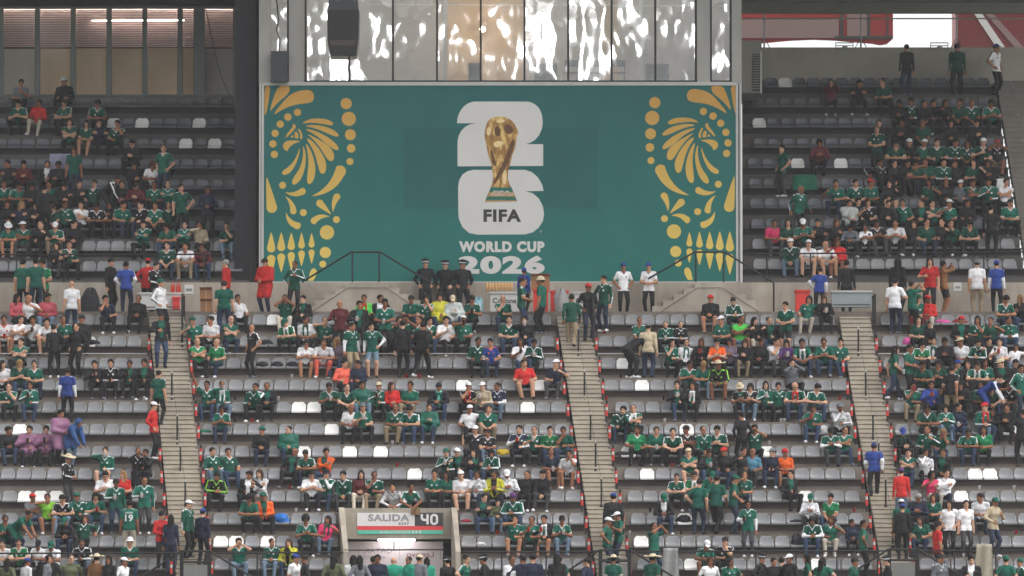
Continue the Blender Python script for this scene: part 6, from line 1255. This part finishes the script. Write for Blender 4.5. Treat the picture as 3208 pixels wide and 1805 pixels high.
def person(d, individual):
    key = d['pose']; mir = 1
    if key == 'T': key = 't'; mir = -1
    if key in 'acdegfx' and rng.random() < .5 and not d['cup']: mir = -1
    if key in 'AHCW' and rng.random() < .5: mir = -1
    if not d['pon'] and not d['cup'] and key in ALT: key = ALT[key][int(rng.integers(len(ALT[key])))]
    T = TEMPL[key]; seated = d['grp'][0] in 'LU'
    lean_y = Matrix.Rotation(R(rng.normal(0, 2.6 if seated else 1.2)), 4, 'Y') @ Matrix.Rotation(R(rng.normal(0, 2.2 if seated else .6)), 4, 'X')
    rz = R(d['turn'] if d['turn'] is not None else rng.normal(0, 9 if seated else 14))
    sz = d['size'] * rng.uniform(0.95, 1.03); wd = rng.uniform(0.96, 1.16) * (0.92 if d['head'][0] in 'leH' else 1.0)
    z = d['z']
    if seated: zs = sz if d['size'] == 1 else sz
    c = colours(d)
    M_ = Matrix.Translation((d['xw'], d['Y'], z)) @ Matrix.Rotation(rz, 4, 'Z') @ Matrix.Diagonal((mir * sz * wd, sz * wd, sz, 1))
    if seated:
        # keep the hips on the pan: turn about the hips
        hip = Vector((0, T['pel'][1], 0)); M_ = Matrix.Translation((d['xw'], d['Y'], z + (1 - sz) * 0.345)) @ Matrix.Translation(hip + Vector((0, 0, .4))) @ Matrix.Rotation(rz, 4, 'Z') @ lean_y @ Matrix.Translation(-hip - Vector((0, 0, .4))) @ Matrix.Diagonal((mir * sz * wd, sz * wd, sz, 1))
    its = [(['hair', 'hair', 'hair2', 'hair3'][int(rng.integers(4))] if (i_ == 'hair' and d['head'][0] in 'hY') else i_) for i_ in HEADITEMS[d['head'][0]]]
    if d['pon'] == 'B': its = ['hood']
    pon = None
    if d['pon']:
        if key not in PONCHO: poncho(key)
        pon = PONCHO[key]
    if individual:
        o = link('person', T['me']); o.matrix_world = M_
        for k, v in c.items():
            if k in PROPS: o[k] = v
        tag(o, d['label'], 'person', 'spectators and staff in the stand')
        for it in its:
            h = link(ITEMNAME[it], ITEMS[it]['me'], o); h.matrix_local = mtx(T)
            for k in ('c_hair', 'c_hat', 'c_pon'): h[k] = c[k]
            if it == 'band': h['c_hat'] = C3['white']
        if d['scarf']:
            h = link('scarf', ITEMS['scarf']['me'], o); sd_ = np.cross(T['back'], T['sp']); F_ = Matrix(np.stack([sd_, T['back'], T['sp']], 1).tolist()).to_4x4(); F_.translation = Vector(T['nk']); h.matrix_local = F_; h['c_scarf'] = C3[d['scarf']]
        if pon:
            h = link('poncho', pon['me'], o); h['c_pon'] = c['c_pon']
        d['obj'] = o
        if d['cup']:
            hp = M_ @ Vector(T['hand']); cu = link('paper_cup', CUPME); cu.location = hp + Vector((0, -0.035, -0.06)); cu['c_cup'] = c['c_cup']
            place = d['label'].split(', ', 1)[1]
            tag(cu, CUPC[d['cup']][1] + ' cup held by person ' + place.replace(' block', ' block')[:200], 'cup', 'cups held by spectators')
    else:
        A = np.array(M_)
        def put(V, Q, slot_cols, slots):
            W = V @ A[:3, :3].T + A[:3, 3]
            crowd_parts.append((W, Q if mir > 0 else Q[:, ::-1], slots, slot_cols))
        put(T['V'], T['Q'], np.array([c[p] for p in PROPS])[T['mi']], T['mi'])
        HM = T['M']
        for it in its:
            I_ = ITEMS[it]; put(I_['V'] @ HM.T + T['hc'], I_['Q'], np.tile(np.array(c['c_hair'] if it in ('hair', 'hair2', 'hair3', 'long', 'curly') else (C3['white'] if it == 'band' else c['c_hat'])), (len(I_['Q']), 1)), np.ones(len(I_['Q']), int))
        if pon: put(pon['V'], pon['Q'], np.tile(np.array(c['c_pon']), (len(pon['Q']), 1)), np.ones(len(pon['Q']), int))
for n, d in enumerate(PEOPLE):
    person(d, n < KEEP)
    if d['grp'][0] in 'LU':
        s = nearest_seat(d['grp'][0] == 'U', d['row'], d['xw'])
        if s: s['taken'] = True
# the rest of the crowd, one object
if crowd_parts:
    off = 0; VV = []; QQ = []; CC = []
    for V, Q, sl, cl in crowd_parts: VV.append(V); QQ.append(Q + off); CC.append(cl); off += len(V)
    VV = np.concatenate(VV); QQ = np.concatenate(QQ); CC = np.concatenate(CC)
    me = bpy.data.meshes.new('crowd'); nv, nq = len(VV), len(QQ)
    me.vertices.add(nv); me.vertices.foreach_set('co', VV.ravel()); me.loops.add(nq * 4); me.loops.foreach_set('vertex_index', QQ.ravel().astype(np.int32))
    me.polygons.add(nq); me.polygons.foreach_set('loop_start', np.arange(0, nq * 4, 4, dtype=np.int32)); me.polygons.foreach_set('use_smooth', np.ones(nq, bool)); me.update(); me.validate()
    at = me.attributes.new('crowd_color', 'FLOAT_COLOR', 'FACE'); at.data.foreach_set('color', np.concatenate([CC, np.ones((nq, 1))], 1).ravel().astype(np.float32))
    me.materials.append(pmat('crowd_clothes', 'crowd_color', 0.75, 0.3, 0.12, geo=True))
    tag(link('crowd', me), 'spectators in the dim back rows and along the bottom edge', kind='stuff')
print('PEOPLE', len(PEOPLE), 'individual', min(KEEP, len(PEOPLE)))
# ------------------------------------------------------------------ stalls and goods on the walkway
COOLW = mat('cooler_white', lin((196, 194, 190)), .4, .05, 4); CARTR = mat('cart_red', lin((214, 60, 52)), .45, .06, 4); GLASSY = mat('counter_glass_grey', lin((150, 158, 160)), .2, .05, 4)
def counter(xs0, xs1, y0, y1, Y, label, mt_, top=FRAME, text=None, name='drinks_cooler', cat='cooler'):
    t = empty(name, P((xs0 + xs1) / 2, y1, Y)); tag(t, label, cat)
    m = MB(); rect(m, xs0 + 3, xs1 - 3, y0 + 6, y1, Y, Y + .5); bpart(m, 'body', mt_, t)
    m = MB(); rect(m, xs0, xs1, y0, y0 + 6, Y - .04, Y + .55); bpart(m, 'lid', top, t)
    m = MB(); rect(m, xs0 + 6, xs1 - 6, y1 - 9, y1 - 7, Y - .02, Y - .003); bpart(m, 'kick_strip', DKGREY, t)
    if text: letters(text, xs0 + 10, xs1 - 10, y0 + 20, y0 + 36, Y - .004, BLACK, 'lettering', t, .02)
    return t
YC = -3.1
counter(1533, 1628, 914, 990, YC, 'white drinks cooler with black lettering on the walkway', COOLW, text='Corona')
counter(1794, 1884, 914, 990, YC, 'white drinks cooler beside the centre aisle top', COOLW, text='Corona')
counter(1668, 1720, 906, 985, YC - .1, 'red vending cart left of the grey bin bag', CARTR, CARTR, name='vending_cart', cat='cart')
counter(1722, 1782, 910, 985, YC, 'red vending cart with white lettering', CARTR, CARTR, text=None, name='vending_cart', cat='cart')
counter(2490, 2540, 908, 985, YC, 'red vending cart on the right walkway', CARTR, CARTR, name='vending_cart', cat='cart')
counter(2603, 2733, 910, 962, YC, 'pale glass counter above the right aisle', GLASSY, FRAME, name='counter', cat='counter')
counter(432, 570, 916, 970, YC, 'pale counter at the top of the left aisle', COOLW, FRAME, name='counter', cat='counter')
counter(538, 566, 930, 968, YC - .12, 'red cool box at the counter over the left aisle', CARTR, CARTR, name='cool_box', cat='cool box')
def carton(a, Y, label, depth=.35):
    t = empty('cardboard_box', P((a[0] + a[1]) / 2, a[3], Y)); tag(t, label, 'box', 'cardboard boxes on the walkway')
    m = MB(); rect(m, *a, Y, Y + depth); bpart(m, 'carton', CARD, t)
    m = MB(); c = (a[0] + a[1]) / 2; rect(m, c - 3, c + 3, a[2], a[3], Y - .003, Y - .0005); bpart(m, 'tape', mat('parcel_tape', lin((176, 136, 100)), .5), t)
    m = MB(); p0 = P(a[0], a[2], Y); p1 = P(a[1], a[2], Y); m.hexa([(p0.x, Y, p0.z), (p1.x, Y, p1.z), (p1.x, Y + .01, p1.z), (p0.x, Y + .01, p0.z), (p0.x - .01, Y - .10, p0.z + .07), (p1.x + .01, Y - .10, p1.z + .07), (p1.x + .01, Y - .09, p1.z + .075), (p0.x - .01, Y - .09, p0.z + .075)]); bpart(m, 'flap', CARD, t)
carton((1664, 1722, 866, 906), YC + .1, 'open cardboard box on the red vending cart')
carton((626, 664, 908, 944), -3.3, 'upper of two stacked cardboard boxes by the left aisle'); carton((628, 664, 944, 990), -3.3, 'lower of two stacked cardboard boxes by the left aisle')
# cups stacked on the cooler, bottles, bags
YEL = mat('cup_amber', lin((216, 168, 112)), .4, .1, 20)
for k in range(9):
    m = MB(); p = P(1526 + k * 9.5, 913, YC + .1); m.lathe([(.030, 0), (.042, .13), (.043, .14), (.038, .24), (.03, .25)], 10); o = m.build('cup_stack', YEL, loc=p, smooth=True); tag(o, 'amber cup stack, %s from left on the white cooler' % ORD[k + 1], 'cup stack', 'cup stacks on the cooler')
RL = mat('bottle_red', lin((190, 60, 48)), .35)
for k, x in enumerate((538, 545, 556, 563)):
    m = MB(); p = P(x, 916, YC + .05 + .02 * k); m.lathe([(.035, 0), (.038, .02), (.038, .16), (.014, .24), (.014, .30), (.016, .31)], 10); o = m.build('sauce_bottle', RL, loc=p, smooth=True); tag(o, 'red sauce bottle, %s from left on the left counter' % ORD[k + 1], 'bottle', 'sauce bottles on the counter')
def lump(xs, ys, Y, r, mt_, name, label, cat, seed=0, flat=1.0):
    """soft creased bag or garment"""
    g2 = np.random.default_rng(seed); n, k = 16, 9; vs = []; fs = []
    ph = g2.uniform(0, 6, 6)
    for i in range(k):
        t = math.pi * (i + .0) / (k - 1) * .62
        for j in range(n):
            a = 2 * math.pi * j / n; rr = 1 + .16 * math.sin(3 * a + ph[0] + 2 * t) + .10 * math.sin(5 * a + ph[1]) + .08 * math.sin(7 * t + 2 * a + ph[2])
            vs.append((r[0] * rr * math.sin(t + .08) * math.cos(a) / .93, r[1] * rr * math.sin(t + .08) * math.sin(a) / .93, r[2] * (math.cos(t) - math.cos(math.pi * .62)) / 1.37 * (1 + .15 * math.sin(4 * a + ph[3]))))
    for i in range(k - 1):
        for j in range(n): fs.append((i * n + j, (i + 1) * n + j, (i + 1) * n + (j + 1) % n, i * n + (j + 1) % n))
    fs.append(list(range(n)))
    m = MB(); m.add(vs, fs); o = m.build(name, mt_, loc=P(xs, ys, Y), smooth=True); tag(o, label, cat); return o
BAGK = mat('black_fabric', lin((36, 36, 40)), .8, .2, 12, .4, 30); BAGB = mat('blue_plastic', lin((40, 110, 190)), .4, .15, 12, .3, 20); BAGY = mat('yellow_plastic', lin((208, 178, 50)), .4, .15, 12, .3, 20); BAGR = mat('red_fabric', lin((150, 36, 44)), .8, .2, 12, .3, 20); BAGW = mat('white_plastic', lin((220, 218, 216)), .4, .1, 12, .3, 20); BAGG = mat('grey_film', lin((150, 148, 146)), .35, .15, 12, .5, 14); BAGN = mat('green_fabric', lin((30, 104, 80)), .8, .2, 12, .3, 20); BAGP = mat('pink_fabric', lin((214, 90, 160)), .8, .2, 12, .3, 20)
def on_seat(row, xs, mt_, what, label, r=(.16, .14, .14), seed=0):
    Y = low_Y(row) + .14; p = P(xs, 900, Y); o = lump(xs, 900, Y, r, mt_, what, label, 'bag' if 'bag' in what else 'garment', seed); o.location = (p.x, Y, low_lip(row) - .002); return o
on_seat(1, 294, BAGK, 'bag', 'dark patterned bag on the white seat of the left block', seed=1)
on_seat(2, 822, BAGK, 'folded_jacket', 'black jacket on a seat, first of three behind the boy in white', seed=2)
on_seat(2, 868, BAGK, 'folded_jacket', 'black jacket on a seat, second of three behind the boy in white', seed=3)
on_seat(2, 915, BAGK, 'folded_jacket', 'black jacket on a seat, third of three beside the boy in white', seed=4)
on_seat(1, 836, BAGK, 'folded_jacket', 'dark jacket on a second row seat near the bald man in black', seed=5)
on_seat(9, 882, BAGB, 'plastic_bag', 'bright blue bag on a seat beside the orange jacket', r=(.2, .15, .24), seed=6)
on_seat(6, 1580, BAGY, 'plastic_bag', 'yellow bag on a seat in the seventh row', r=(.2, .15, .16), seed=7)
on_seat(9, 2142, BAGK, 'folded_jacket', 'black jacket on the white seat behind the man taking a photo', r=(.2, .15, .2), seed=8)
on_seat(10, 2495, BAGK, 'backpack', 'black bag with teal edge on a seat left of two women', r=(.17, .15, .3), seed=9)
on_seat(11, 305, BAGK, 'folded_hat', 'black cap on a front row seat', r=(.12, .1, .09), seed=10)
on_seat(6, 1950, BAGK, 'folded_jacket', 'black jacket on the white seat beside the centre aisle', r=(.18, .14, .1), seed=11)
on_seat(5, 645, BAGN, 'folded_scarf', 'dark green scarf on a seat beside the left aisle', r=(.17, .12, .09), seed=12)
on_seat(0, 2952, BAGP, 'folded_towel', 'pink towel on a seat in the top lower row', r=(.2, .12, .1), seed=13)
on_seat(0, 3005, BAGR, 'folded_jacket', 'red garment on a seat right of the pink towel', r=(.2, .12, .12), seed=14)
on_seat(1, 2842, BAGP, 'plastic_bag', 'pink bag on the second row right of the right aisle', r=(.12, .1, .2), seed=15)
on_seat(3, 2896, BAGK, 'folded_hat', 'dark cap on the white seat of the right block', r=(.12, .1, .1), seed=16)
on_seat(10, 2940, BAGR, 'folded_jacket', 'maroon jacket on the white seat beside the policeman', r=(.17, .14, .16), seed=17)
on_seat(9, 1462, BAGR, 'folded_scarf', 'red scarf on the seat beside the exit portal', r=(.14, .12, .09), seed=18)
on_seat(10, 1507, BAGW, 'plastic_bag', 'clear plastic bag on a seat right of the portal', r=(.13, .12, .08), seed=19)
on_seat(9, 2492, BAGK, 'shoe_pair_bag', 'dark shoes bag on an eleventh block seat', r=(.16, .1, .08), seed=20)['label'] = 'dark shoes wrapped on a seat beside the green cap'
on_seat(5, 2580, BAGW, 'plastic_bag', 'white bag on a seat between green jersey and white jacket', r=(.13, .12, .2), seed=21)
o = lump(283, 985, -3.2, (.28, .2, .72), BAGK, 'bin_bag', 'large black bin bag on the walkway above the left block', 'bag', 22)
o = lump(1758, 985, -3.45, (.2, .16, .72), BAGG, 'bin_bag', 'tall grey film bag between red cart and centre aisle', 'bag', 23)
o = lump(1497, 985, -3.0, (.16, .14, .46), mat('blue_film', lin((130, 170, 180)), .3, .15, 9, .5, 14), 'ice_bag', 'pale blue ice bag left of the white cooler', 'bag', 24)
# a grey cape hung over the front rail, a flag over the portal
def drape(x0, x1, y0, y1, Y, mt_, name, label, cat, seed):
    n, k = 12, 10; g2 = np.random.default_rng(seed); ph = g2.uniform(0, 6, 3); vs = []; fs = []
    for L_ in (0, 1):
        for i in range(k + 1):
            for j in range(n + 1):
                u, v = j / n, i / k; p = P(x0 + (x1 - x0) * (u + (u - .5) * .18 * v), y0 + (y1 - y0) * (v + .03 * math.sin(7 * u + ph[0]) * v), Y); vs.append((p.x, Y - .03 - .035 * math.sin(9 * u + ph[1] + 1.5 * v) - .02 * v + .012 * L_, p.z))
    N = (n + 1) * (k + 1)
    for i in range(k):
        for j in range(n):
            a = i * (n + 1) + j; fs.append((a, a + n + 1, a + n + 2, a + 1)); fs.append((a + 1 + N, a + n + 2 + N, a + n + 1 + N, a + N))
    for i in range(k):
        for j in (0, n): a = i * (n + 1) + j; fs.append((a, a + N, a + n + 1 + N, a + n + 1))
    for j in range(n):
        for i in (0, k): a = i * (n + 1) + j; fs.append((a, a + 1, a + 1 + N, a + N))
    m = MB(); m.add(vs, fs); o = m.build(name, mt_, smooth=True); tag(o, label, cat); return o
drape(2078, 2124, 1717, 1815, YF - .03, BAGG, 'plastic_cape', 'grey plastic cape hung over the front railing', 'cape', 1)
drape(3058, 3108, 1705, 1815, YF - .05, mat('sand_cloth', lin((164, 154, 136)), .8, .1, 9), 'cloth', 'pale cloth hung over the front railing at the right', 'cloth', 2)
drape(1289, 1315, 1590, 1613, PORT['Y'] - .03, mat('brown_cloth', lin((128, 100, 70)), .8, .1, 9), 'cloth', 'brown cloth hung over the exit sign', 'cloth', 3)
drape(156, 222, 482, 535, up_Y(4) - .45, mat('lilac_cloth', lin((150, 150, 172)), .8, .1, 9), 'cloth', 'pale lilac cloth spread over upper left seats', 'cloth', 4)
drape(2486, 2556, 548, 596, up_Y(5) - .45, BAGN, 'flag', 'dark green flag spread over upper right seats', 'flag', 5)
# cups and tubs left on the floor and seats
FLOORCUPS = [(1, 720, 'w'), (2, 915, 'w'), (3, 873, 'w'), (5, 22, 'r'), (3, 672, 'k'), (3, 737, 'k'), (4, 736, 'k'), (4, 790, 'r'), (0, 280, 'k'), (0, 1238, 'k'), (5, 1230, 'w'), (6, 1245, 'r'), (5, 1605, 'w'), (7, 910, 'r'), (8, 970, 'k'), (8, 460, 'r'), (9, 282, 'k'), (7, 1680, 'w'), (4, 2082, 'w'), (6, 1972, 'k'), (6, 2105, 'r'), (4, 2446, 'w'), (4, 2457, 'w'), (2, 2520, 'k'), (2, 2565, 'k'), (9, 2133, 'k'), (8, 2258, 'w'), (3, 1900, 'r'), (9, 3180, 'r'), (7, 3066, 'w'), (10, 3015, 'w'), (5, 2085, 'w'), (2, 1540, 'k'), (1, 1870, 'w')]
for rw in range(12):
    for _ in range(4): FLOORCUPS.append((rw, float(rng.uniform(20, 3190)), 'wwkr'[int(rng.integers(4))]))
FLOORCUPS = [f_ for f_ in FLOORCUPS if not any(a_[0] - 15 < f_[1] < a_[1] + 15 for a_ in [aisle(k_, low_ys(f_[0])) for k_ in range(3)]) and not (f_[0] >= 9 and 1060 < f_[1] < 1445)]
cupn = {}
for n, (rw, x, cc) in enumerate(FLOORCUPS):
    Y = low_Y(rw) - .30; cu = link('paper_cup', CUPME, loc=(X(x, Y), Y, low_lip(rw) - LIPH)); cu['c_cup'] = CUPC[cc][0]; cu.scale = (1, 1, .75)
    cupn[rw] = cupn.get(rw, 0) + 1
for rw in range(12):
    pass
cups = sorted([(o.location.y, o.location.x, o) for o in COL.objects if o.name.startswith('paper_cup') and 'label' not in o], key=lambda t: (-round(t[0], 2), t[1])); cnt = {}
for y_, x_, o in cups:
    rw = int(round((-4.6 - .30 - y_) / RUN)); cnt[rw] = cnt.get(rw, 0) + 1
    col = 'white' if o['c_cup'][1] > .5 else ('red' if o['c_cup'][0] > .3 else 'dark'); tag(o, '%s cup on the floor, %s from left in the %s row below walkway' % (col, ORD[cnt[rw]], ORD[rw + 1]), 'cup', 'cups left on the floor')
# paper signs on the walkway wall
for a, l in (((578, 606, 892, 921), 'small paper notice on the wall above the left cardboard boxes'), ((2988, 3012, 885, 912), 'small paper notice on the right walkway wall')):
    m = MB(); rect(m, *a, -1.112, -1.102); o = m.build('paper_notice', WHITE); tag(o, l, 'notice')
    m = MB(); rect(m, a[0] + 4, a[1] - 4, a[2] + 12, a[3] - 8, -1.1135, -1.1125); m.build('print', SGY, o)
# shirt numbers and uniform lettering
def back_text(grp, xs, txt, h, w_, zc, mt_, dy=.115):
    for d in PEOPLE:
        if d['grp'] == grp and abs(d['x'] - xs) < 1 and 'obj' in d:
            o = d['obj']; lb = letters(txt, 1500, 1600, 900, 1000, 0, mt_, 'lettering', None, .03)
            me = lb.data; n = len(me.vertices); co = np.empty(n * 3, np.float32); me.vertices.foreach_get('co', co); co = co.reshape(-1, 3); lo = co.min(0); hi = co.max(0)
            sx = 1 if o.matrix_world.determinant() > 0 else -1
            t = (co[:, 0] - lo[0]) / (hi[0] - lo[0]) - .5; s = (co[:, 2] - lo[2]) / (hi[2] - lo[2]) - .5
            w3 = np.stack([-t * w_ * sx, np.full(n, dy + .012) - 0.35 * (t * w_) ** 2 * 2, zc + s * h], 1).astype(np.float32); me.vertices.foreach_set('co', w3.ravel()); me.update(); lb.parent = o
back_text('S10', 407, '19', .20, .22, 1.12, WHITE); back_text('S10', 407, 'S.MORA', .05, .22, 1.27, WHITE)
back_text('AI', 2825, 'SSC', .09, .24, 1.12, WHITE); back_text('AI', 2825, 'POLICIA', .06, .26, 1.24, WHITE); back_text('AI', 1921, 'POLICIA', .07, .26, 1.22, WHITE); back_text('AI', 497, '42', .16, .2, 1.14, WHITE)
# air: the rain mist of the day
HZ = bpy.data.materials.new('air_mist'); HZ.use_nodes = True; hn = HZ.node_tree; hn.nodes.clear(); ho = hn.nodes.new('ShaderNodeOutputMaterial'); hv = hn.nodes.new('ShaderNodeVolumePrincipled')
hv.inputs['Color'].default_value = (.95, .95, .95, 1); hv.inputs['Density'].default_value = HAZE; hn.links.new(hv.outputs[0], ho.inputs['Volume'])
if HAZE:
    m = MB(); m.box(-1520, 1520, -1520, 1520, -3.3, 56); tag(m.build('haze', HZ), 'thin grey mist filling the stadium air', kind='stuff')
# ------------------------------------------------------------------ set out the seats: white ones and the nearest free ones singly, the others as one mass
free = [s for s in SEATS if s['white'] or not s['taken']]
vis = lambda s: -3208 < 0 and abs(s['x']) < 15.6
free = [s for s in free if abs(P(3208, 900, s['y']).x) > abs(s['x']) - 0.05]
free.sort(key=lambda s: (not s['white'], s['area'][0] == 'U', s['y']))
single = free[:300]; ids = {id(s) for s in single}
BLK = {'S0': 'leftmost block', 'S1': 'second block', 'S1a': 'second block', 'S1b': 'second block', 'S2': 'third block', 'S3': 'rightmost block', 'UL': 'upper left block', 'UR': 'upper right block'}
SIDE = {'S0': 'left aisle', 'S1': 'left aisle', 'S1a': 'left aisle', 'S1b': 'centre aisle', 'S2': 'centre aisle', 'S3': 'right aisle', 'UL': 'dark wall', 'UR': 'banner'}
for s in single:
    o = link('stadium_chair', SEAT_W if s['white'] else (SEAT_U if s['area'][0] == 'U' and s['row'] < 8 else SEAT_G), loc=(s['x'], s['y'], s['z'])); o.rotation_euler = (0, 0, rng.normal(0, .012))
    b = link('bracket', BRACK, o)
    rw = ORD[s['row'] + 1] + (' row below walkway' if s['area'][0] == 'S' else ' row of upper tier')
    tag(o, ('white' if s['white'] else 'grey') + ' plastic seat, ' + rw + ', ' + ORD[s['k']] + ' from ' + SIDE[s['area']] + ' in ' + BLK[s['area']], 'seat', 'fixed plastic seats of the stand')
def mass(src, lst, name, label, mt_=SEATG):
    n = len(src.vertices); co = np.empty(n * 3); src.vertices.foreach_get('co', co); co = co.reshape(-1, 3)
    fq = np.array([list(p.vertices) for p in src.polygons]); V = np.concatenate([co + np.array([s['x'], s['y'], s['z']]) for s in lst]); Q = np.concatenate([fq + n * k for k in range(len(lst))])
    me = bpy.data.meshes.new(name); me.from_pydata(V.tolist(), [], Q.tolist()); me.polygons.foreach_set('use_smooth', [True] * len(Q)); me.update(); me.materials.append(mt_)
    return tag(link(name, me), label, kind='stuff')
rest = [s for s in SEATS if id(s) not in ids]
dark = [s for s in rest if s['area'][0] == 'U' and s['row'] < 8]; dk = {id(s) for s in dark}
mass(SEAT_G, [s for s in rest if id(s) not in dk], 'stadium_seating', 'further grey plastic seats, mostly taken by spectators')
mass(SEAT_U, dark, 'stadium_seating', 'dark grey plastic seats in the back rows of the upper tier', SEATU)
mb = MB()
for s in rest:
    for q in (-1, 1): mb.box(s['x'] + q * 0.12 - 0.015, s['x'] + q * 0.12 + 0.015, s['y'] + 0.05, s['y'] + 0.34, s['z'] - 0.045, s['z'] - 0.008)
tag(mb.build('seat_brackets', DKGREY), 'dark steel brackets under the further seats', kind='stuff')
